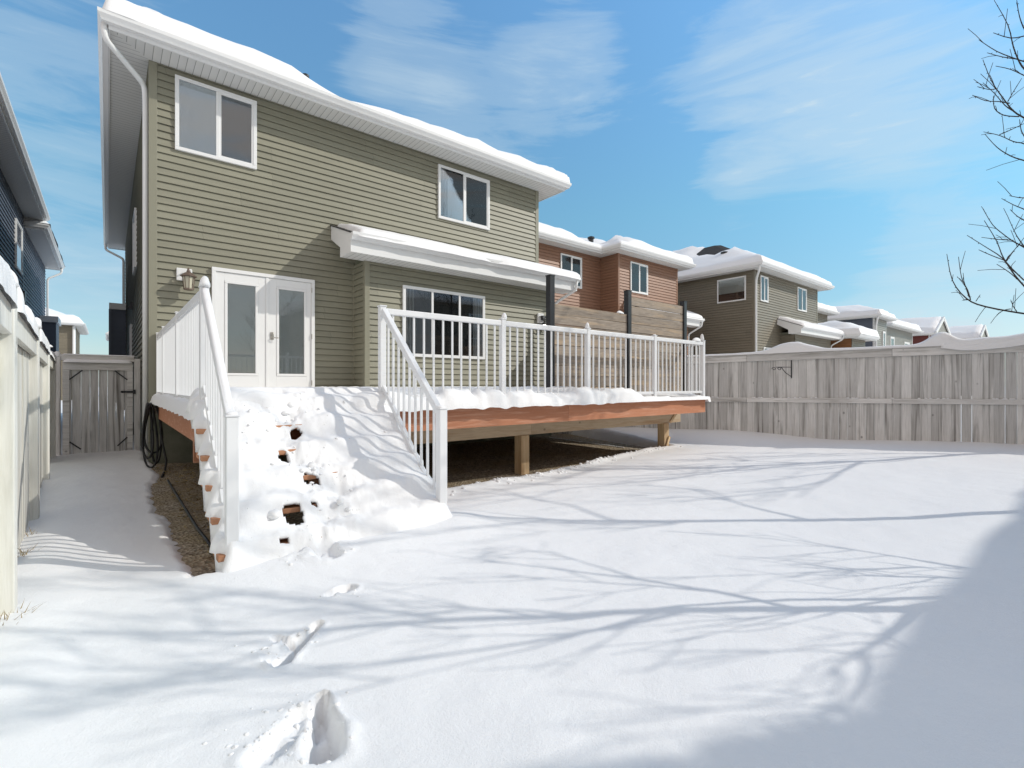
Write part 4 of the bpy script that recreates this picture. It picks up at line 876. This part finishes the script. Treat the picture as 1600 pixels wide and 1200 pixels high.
# ================================================================== LEFT FENCE AND GATE
def fl(v): return -.40 - .04125 * (v - 3.53)
LF = thing('fence', 'sunlit whitewashed board fence on the left with lumps of snow on its rails', 'fence', (fl(5), 5, -1.2))
pvs = [-3.3, -1.2, 1.15, 3.47, 5.75, 8.3, 11.2]
for i, v in enumerate(pvs):
    w = .105 if i != 6 else .1; q = MB(); x = fl(v); q.box(x - .045, x + .045, v - w / 2, v + w / 2, -1.5, .50 - .012 * (i - 3), rg.uniform(.5, .9)); q.build('post', M['fence_warm'], LF, bevel=.006)
    snow_cap(LF, (x, v, .50 - .012 * (i - 3) - .005), .065, .09 if i < 5 else .05, i + 2)
    if i:
        a, b = pvs[i - 1] + .065, v - w / 2; xa, xb = fl(a), fl(b)
        q = MB(); q.hexa([(xa - .004, a, .26), (xa + .034, a, .26), (xb + .034, b, .25), (xb - .004, b, .25), (xa - .004, a, .40), (xa + .034, a, .40), (xb + .034, b, .39), (xb - .004, b, .39)], .6); q.build('top_rail', M['fence_warm'], LF, bevel=.004)
        q = MB(); y = a
        while y < b:
            e = min(y + .135, b); r_ = rg.uniform(.35, 1); g0 = rg.uniform(-.004, .004)
            q.hexa([(fl(y) - .032 + g0, y, -1.5), (fl(y) - .012 + g0, y, -1.5), (fl(e) - .012 + g0, e, -1.5), (fl(e) - .032 + g0, e, -1.5), (fl(y) - .032 + g0, y, .43), (fl(y) - .012 + g0, y, .43), (fl(e) - .012 + g0, e, .43), (fl(e) - .032 + g0, e, .43)], r_); y += .142
        q.build('board_panel', M['fence_warm'], LF)
        sd = i
        snow_strip(LF, [(fl(a) - .01, a + .03, .40), (fl(b) - .01, b - .03, .39)], .14, lambda s, sd=sd: .05 + .12 * float(ss(.45, .75, vn(s * 1.9 + sd * 3.3, sd * 1.7))), seed=i, down=.02)
G = thing('gate', 'grey board gate with black corner braces, closing the gap beside the green house', 'gate', (-.1, 11.5, -1.2))
gv = 11.5; gl, gr = -.66, .42
for a, b, r_ in ((-.735, -.625, .75), (gr - .04, gr + .05, .6)):
    q = MB(); q.box(a, b, gv - .05, gv + .05, -1.4, .49, r_); q.build('post', M['fence_r'], G, bevel=.006)
q = MB(); q.box(-.624, gr - .041, gv - .03, gv + .04, .43, .53, .6); q.build('header', M['fence_rail'], G, bevel=.004)
g0, g1 = -.60, gr - .06
q = MB(); n = 8; w = (g1 - g0) / n
for i in range(n): q.box(g0 + i * w + .001, g0 + (i + 1) * w - (.002 if i % 3 else .005), gv + .0, gv + .02, -1.35, .40, rg.uniform(.2, 1))
q.build('board_panel', M['fence_r'], G)
q = MB(); q.box(g0, g1, gv - .042, gv - .001, .27, .40, .7); q.box(g0, g0 + .09, gv - .04, gv - .001, -1.2, .268, .6); q.box(g1 - .08, g1, gv - .04, gv - .001, -1.15, .268, .8); q.build('frame', M['fence_rail'], G, bevel=.004)
for (xa, za, xb, zb_) in ((g0 + .09, .10, g0 + .26, .265), (g1 - .08, .10, g1 - .26, .265), (g0 + .09, -.98, g0 + .24, -1.12), (g1 - .08, -.95, g1 - .22, -1.10)):
    q = MB(); q.bar((xa, gv - .045, za), (xb, gv - .045, zb_), .012, .022); q.build('corner_brace', M['black'], G)
q = MB(); q.box(g1 - .15, g1, gv - .055, gv - .043, -.14, -.10); q.tube([(g1 - .14, gv - .06, -.12), (g1 - .16, gv - .10, -.12)], .022, 8); q.box(g1, g1 + .04, gv - .08, gv - .052, -.16, -.08); q.build('latch', M['black'], G)
snow_strip(G, [(g0, gv - .03, .40), (g1, gv - .03, .40)], .13, lambda s: .06, seed=3); snow_strip(G, [(-.62, gv, .53), (gr, gv, .53)], .09, lambda s: .02, seed=4)
snow_cap(G, (-.68, gv, .485), .06, .10, 3)

# ================================================================== RIGHT FENCE
FR = thing('fence', 'tall grey streaked board fence on the right, topped with drifted snow', 'fence', (11, 2.5, -1.2))
A_, B_ = Vector((8.85, 9.40, 0)), Vector((14.3, -7.68, 0)); dv_ = (B_ - A_); FLn = dv_.length; dh = dv_.normalized(); nn = Vector((-dh.y, dh.x, 0)); nn = -nn if nn.x > 0 else nn
def ztop(s): return .56 + .0115 * s + (.015 if s > 4.05 else 0)
def slab(mb, s0, s1, d0, d1, z00, z01, z10, z11, r):
    p = [A_ + dh * s0 + nn * d0, A_ + dh * s1 + nn * d0, A_ + dh * s1 + nn * d1, A_ + dh * s0 + nn * d1]
    mb.hexa([(p[0].x, p[0].y, z00), (p[1].x, p[1].y, z01), (p[2].x, p[2].y, z01), (p[3].x, p[3].y, z00), (p[0].x, p[0].y, z10), (p[1].x, p[1].y, z11), (p[2].x, p[2].y, z11), (p[3].x, p[3].y, z10)], r)
bay_l = 2.4; s = 0.; k = 0
while s < FLn:
    e = min(s + bay_l, FLn); q = MB(); t = s
    while t < e - .01:
        w = rg.choice((.135, .14, .14, .125)); t1 = min(t + w, e); gap = .002 if t < 8.0 else rg.choice((.002, .006, .008)); t1 = e if e - t1 < .05 else t1; h_ = rg.uniform(-.004, .004)
        slab(q, t, t1 - gap, -.01 + h_, .008 + h_, -1.5, -1.5, ztop(t) - .02, ztop(t1) - .02, rg.uniform(.0, 1)); t = t1
    q.build('board_panel', M['fence_r'], FR)
    for (lo, hi, nm, d0, d1) in ((-.135, -.001, 'cap_rail', .013, .05), (None, None, 'mid_rail', .013, .05)):
        q = MB()
        if nm == 'cap_rail': slab(q, s + .002, e - .002, d0, d1, ztop(s) + lo, ztop(e) + lo, ztop(s), ztop(e), rg.uniform(.3, 1)); slab(q, s + .002, e - .002, -.06, .07, ztop(s) + .001, ztop(e) + .001, ztop(s) + .03, ztop(e) + .03, rg.uniform(.3, .9))
        else: slab(q, s + .002, e - .002, d0, d1, -.375 + .006 * s, -.375 + .006 * e, -.285 + .006 * s, -.285 + .006 * e, rg.uniform(.3, 1))
        q.build(nm, M['fence_rail'], FR, bevel=.004)
    q = MB(); slab(q, max(s - .045, 0), s + .045, -.11, -.015, -1.6, -1.6, ztop(s) - .01, ztop(s) - .01, .5); q.build('post', M['fence_r'], FR)
    s = e; k += 1
def s_at(px):                                    # distance along the fence seen at a picture column
    r_ = ray(px, 602); den_ = r_[0] * dh.y - r_[1] * dh.x; return (A_.y * r_[0] - A_.x * r_[1]) / -(den_)
def Tf(s):
    def g(px, w, h): return h * math.exp(-((s - s_at(px)) / w) ** 2)
    return .035 + g(1238, .38, .20) + g(1470, .2, .17) + g(1545, .45, .05) + g(1640, .4, .18) + g(1500, .6, .03)
snow_strip(FR, [(A_.x + dh.x * t_ , A_.y + dh.y * t_, ztop(t_) + .028) for t_ in (0, 4, 8, 12, FLn)], .20, Tf, seed=2, down=.01, step=.04)
sA, sB = s_at(1480), s_at(1575)
snow_strip(FR, [(A_.x + dh.x * t_ + nn.x * .06, A_.y + dh.y * t_ + nn.y * .06, ztop(t_) - z_) for t_, z_ in ((sA - .1, -.0), (sA + .15, .05), ((sA + sB) / 2, .06), (sB, .03), (sB + .3, -.02))], .12, lambda s: .10, seed=5, down=.02)
q = MB()
for t_ in np.arange(.5, 10.5, .9):
    for k in range(6):
        tt_ = t_ + rg.gauss(0, .2)
        if 0 < tt_ < FLn: p = A_ + dh * tt_ + nn * .035; q.lathe((p.x, p.y, -.285 + .006 * tt_ - .002), [(rg.uniform(.015, .045), 0), (.02, .014), (.005, .02)], 8)
q.build('snow_cap', M['snow'], FR, smooth=True)
HB = s_at(1237); hb = A_ + dh * HB + nn * .055
H = thing('plant_hanger', 'small black scrolled bracket screwed to the grey board fence', 'bracket', (hb.x, hb.y, .2))
q = MB(); w_ = -dh
def hp(a, z): p = hb + w_ * -a * -1 + nn * .0; return (hb.x - dh.x * a + nn.x * a * .8, hb.y - dh.y * a + nn.y * a * .8, z)
q.tube([hp(0, .50), hp(0, .14)], .010, 6); q.tube([hp(.0, .36), hp(.26, .36)], .007, 6); q.tube([hp(0, .17), hp(.10, .25), hp(.17, .36)], .007, 6)
for c_ in (.20, .29):
    q.tube([hp(c_ + .035 * math.cos(t_ / 8 * 6.0) * (1 - t_ / 14), .325 + .035 * math.sin(t_ / 8 * 6.0) * (1 - t_ / 14)) for t_ in range(10)], .006, 6)
q.build('bracket', M['black'], H, smooth=True)

# ================================================================== HOSE, CORD
H = thing('garden_hose', 'black garden hose coiled over the rear left corner of the deck', 'hose', (.5, 8.85, -1.2))
q = MB(); rh = random.Random(2)
for k in range(4):
    cx = .50 + .035 * (k - 1.5); w_ = .055 + .022 * (k % 3); zb_ = (-1.05, -1.19, -.98, -1.14)[k]; zt = -.26; pts = []
    for i in range(29):
        t = 2 * math.pi * i / 28; zc, hh_ = (zt + zb_) / 2, (zt - zb_) / 2
        pts.append((cx + w_ * math.cos(t) * (1 - .45 * math.sin(t)), 8.80 + .03 * k + .05 * math.sin(t * 2 + k), zc + hh_ * math.sin(t)))
    q.tube(pts, .0145, 8)
q.tube([(.62, 8.9, -.27), (.60, 8.85, -.7), (.66, 8.7, -1.1), (.62, 8.4, -1.2), (.55, 7.9, -1.2)], .0145, 8)
q.build('hose', M['rubber'], H, smooth=True)
q = MB(); q.bar((.56, 8.93, -.42), (.56, 8.83, -.30), .05, .03); q.build('hook', M['steel'], H)
q = MB(); p_ = [ground_pt(x, y, -1.19) for x, y in ((262, 752), (275, 775), (292, 800), (310, 830), (322, 848), (333, 860))]
q.tube([(p[0], p[1], -1.175 + .012 * math.sin(i * 2)) for i, p in enumerate(p_)], .012, 8); o = q.build('cord', M['rubber'], None, smooth=True); tag(o, 'thin black cable lying on the bare ground left of the stairs', 'cable')

# ================================================================== TREES
def toframe(p):
    X_ = .7728 * p[0] - .6347 * p[1]; Y_ = .6347 * p[0] + .7728 * p[1]
    return Y_ > .1 and abs(X_) / Y_ < 1.065 and abs(p[2]) / Y_ < .85
def tree(x, y, H_, label, seed, lean=(0, 0), nmain=9, low=.25, spread=.6, px_branches=None, depth=4, rad=.075):
    rn = random.Random(seed); zb = float(zs(x, y)) - .1; T_ = thing('tree', label, 'tree', (x, y, zb), 'bare trees along the right side of the yard')
    tr = MB(); pts = [Vector((x, y, zb))]; n = 9
    for i in range(1, n + 1): pts.append(Vector((x + lean[0] * i / n + rn.gauss(0, .04), y + lean[1] * i / n + rn.gauss(0, .04), zb + H_ * i / n)))
    tr.tube(pts, [rad * (1 - .88 * i / n) + .004 for i in range(n + 1)], 9); tr.build('trunk', M['bark'], T_, smooth=True)
    br_ = MB()
    def grow(p, d, L, r, dep):
        q_ = [p]; c = p; dd = d; n_ = 5; st_ = L / n_
        for i in range(n_):
            dd = (dd + Vector((rn.gauss(0, .08), rn.gauss(0, .08), rn.gauss(.09, .07)))).normalized(); c2 = c + dd * st_
            if toframe(c2): break
            c = c2; q_.append(c)
        if len(q_) < 2: return
        br_.tube(q_, [max(.0035, r * (1 - .8 * i / (len(q_) - 1))) for i in range(len(q_))], 5, cap=False)
        if dep <= 0: return
        for k_ in range(rn.choice((3, 4, 4)) if dep > 1 else 3):
            i = rn.randint(1, len(q_) - 1); sd = Vector((rn.gauss(0, 1), rn.gauss(0, 1), rn.gauss(.2, .6))).normalized()
            grow(q_[i], (dd * .9 + sd * spread).normalized(), L * rn.uniform(.45, .7), r * .55, dep - 1)
    for k_ in range(nmain):
        f = low + (1 - low) * k_ / nmain; i = f * n; j = min(int(i), n - 1); p = pts[j].lerp(pts[j + 1], i - j); a = k_ * 2.4 + rn.uniform(-.4, .4)
        grow(p, Vector((math.cos(a), math.sin(a), rn.uniform(.5, 1.1))).normalized(), H_ * rn.uniform(.22, .38) * (1.15 - .55 * f), rad * .5 * (1.1 - f * .7), depth - 1)
    if px_branches:
        for (Yd, pl, r0) in px_branches:
            P_ = []
            for i, (a, b) in enumerate(pl):
                rr_ = ray(a, b); yy = Yd + .25 * math.sin(i * 1.3 + a); P_.append(Vector(rr_ * yy))
            last = P_[-1]; f = min(.95, max(.12, (last.z - zb - .5) / H_)); j = min(int(f * n), n - 1); tp = pts[j].lerp(pts[j + 1], f * n - j)
            if r0 > .008: P_ += [last.lerp(tp, .5) - Vector((0, 0, .05)), tp]
            # smooth
            Q_ = []
            for i in range(len(P_) - 1):
                p0, p1, p2, p3 = P_[max(i - 1, 0)], P_[i], P_[i + 1], P_[min(i + 2, len(P_) - 1)]
                for t_ in (0, .33, .66): Q_.append(.5 * ((2 * p1) + (p2 - p0) * t_ + (2 * p0 - 5 * p1 + 4 * p2 - p3) * t_ * t_ + (3 * p1 - p0 - 3 * p2 + p3) * t_ ** 3))
            Q_.append(P_[-1]); m_ = len(Q_)
            br_.tube(Q_, [.0035 + r0 * i / (m_ - 1) for i in range(m_)], 6)
            for i in range(1, m_ - 1):        # buds and twigs
                if rn.random() < .30 and toframe(Q_[i]):
                    d = (Q_[i - 1] - Q_[i]).normalized(); s_ = Vector((rn.gauss(0, 1), rn.gauss(0, 1), rn.gauss(.3, .8))).normalized()
                    L = rn.uniform(.08, .35); e = Q_[i] + (d * .8 + s_ * .7).normalized() * L; br_.tube([Q_[i], (Q_[i] + e) / 2 + Vector((0, 0, .01)), e], [.004, .0035, .003], 5)
                if rn.random() < .7: 
                    s_ = Vector((rn.gauss(0, 1), rn.gauss(0, 1), rn.gauss(0, 1))).normalized() * .018; br_.tube([Q_[i], Q_[i] + s_], [.006, .003], 5)
    br_.build('branches', M['bark'], T_, smooth=True, recalc=False); return T_
def z8(*p): return [(1280 + a / 2.306, b / 2.306) for a, b in p]
PB = [(7.0, z8((460, 915), (480, 1010), (530, 1075), (600, 1105), (738, 1130), (820, 1140)), .016), (7.0, z8((502, 925), (513, 1000), (535, 1045), (545, 1080)), .004), (6.9, z8((518, 1000), (530, 1040), (540, 1070)), .003),
      (6.7, z8((533, 848), (600, 890), (660, 930), (700, 985), (738, 1030), (800, 1090)), .011), (6.7, z8((575, 900), (620, 920), (668, 938)), .004), (6.6, z8((595, 795), (640, 870), (670, 940), (738, 1010)), .005),
      (7.1, z8((590, 752), (625, 810), (665, 845), (700, 870), (745, 895), (810, 940)), .010), (7.1, z8((585, 855), (640, 862), (700, 866)), .003), (7.0, z8((688, 800), (712, 850), (740, 890)), .004), (6.9, z8((740, 855), (700, 905), (675, 940)), .004),
      (6.9, z8((590, 215), (620, 290), (660, 350), (700, 400), (745, 428), (820, 470)), .012), (6.9, z8((553, 343), (600, 363), (650, 366), (685, 372)), .005), (6.9, z8((570, 312), (610, 322), (640, 320)), .003), (6.8, z8((628, 345), (632, 390), (665, 415), (720, 420)), .005),
      (6.8, z8((590, 298), (630, 335), (670, 380), (700, 400)), .004), (7.2, z8((730, 282), (700, 330), (680, 365)), .004),
      (7.0, z8((630, 0), (680, 90), (700, 170), (725, 230), (755, 262), (830, 330)), .014), (7.0, z8((575, 143), (640, 185), (712, 213), (740, 222)), .006), (7.0, z8((605, 190), (660, 205), (715, 213)), .004), (6.9, z8((627, 118), (690, 137), (745, 128)), .005), (7.0, z8((636, 238), (690, 250), (745, 275), (800, 300)), .009),
      (7.2, z8((712, 0), (722, 60), (745, 115), (800, 190)), .010), (7.0, z8((597, 483), (640, 530), (690, 562), (745, 580), (820, 600)), .010), (7.1, z8((592, 475), (650, 488), (700, 510), (745, 520), (820, 560)), .009), (7.0, z8((738, 445), (690, 468), (650, 485)), .003), (7.0, z8((722, 430), (728, 470), (742, 495)), .004),
      (7.1, z8((657, 715), (700, 738), (745, 757), (810, 790)), .009), (7.0, z8((688, 755), (715, 780), (745, 798), (810, 850)), .009), (7.0, z8((685, 705), (720, 712), (745, 715), (800, 740)), .009), (6.8, z8((640, 952), (690, 985), (745, 1035)), .004), (7.1, z8((640, 1135), (665, 1118), (690, 1113)), .003), (7.1, z8((690, 1080), (700, 1105), (712, 1122)), .003), (6.9, z8((580, 1062), (565, 1085)), .002), (7.1, z8((515, 1082), (545, 1080)), .002)]
tree(11.45, -.15, 7.6, 'tall bare tree whose twigs reach in from the upper right, beside the grey fence', 41, (-.4, .2), 12, .22, .6, PB, 4, .07)
tree(7.78, -.76, 6.4, 'bare tree with a straight trunk, second from the fence', 42, (.1, .2), 10, .42, .40, None, 4, .06)
tree(5.05, -.52, 4.4, 'low spreading bare tree nearest the photographer', 43, (-.5, .1), 10, .16, .7, None, 4, .05)
# snow-dusted spruce behind the photographer
sp = thing('spruce', 'dark green spruce standing behind the photographer', 'tree', (5.45, -2.45, -1.1))
q = MB(); q.tube([(5.45, -2.45, -1.2), (5.45, -2.45, 2.7)], [.09, .01], 8); q.build('trunk', M['bark'], sp)
q = MB(); rn = random.Random(4)
for i in range(9000):
    h_ = rn.random() ** .8; zz_ = 2.8 - 3.4 * h_; R_ = .12 + .95 * h_; a = rn.uniform(0, 6.283); r_ = R_ * (rn.random() ** .4) * (.75 + .25 * math.sin(a * 5 + zz_ * 7)); c = Vector((5.45 + r_ * math.cos(a), -2.45 + r_ * math.sin(a), zz_ - .25 * r_))
    d = Vector((math.cos(a) + rn.gauss(0, .4), math.sin(a) + rn.gauss(0, .4), rn.gauss(-.1, .3))).normalized(); s_ = d.cross(Vector((0, 0, 1))).normalized() * .022; q.add([c - s_, c + s_, c + d * .16], [(0, 1, 2)])
q.build('foliage', mat('spruce_needles', (.03, .055, .03), .8, .2), sp, recalc=False)
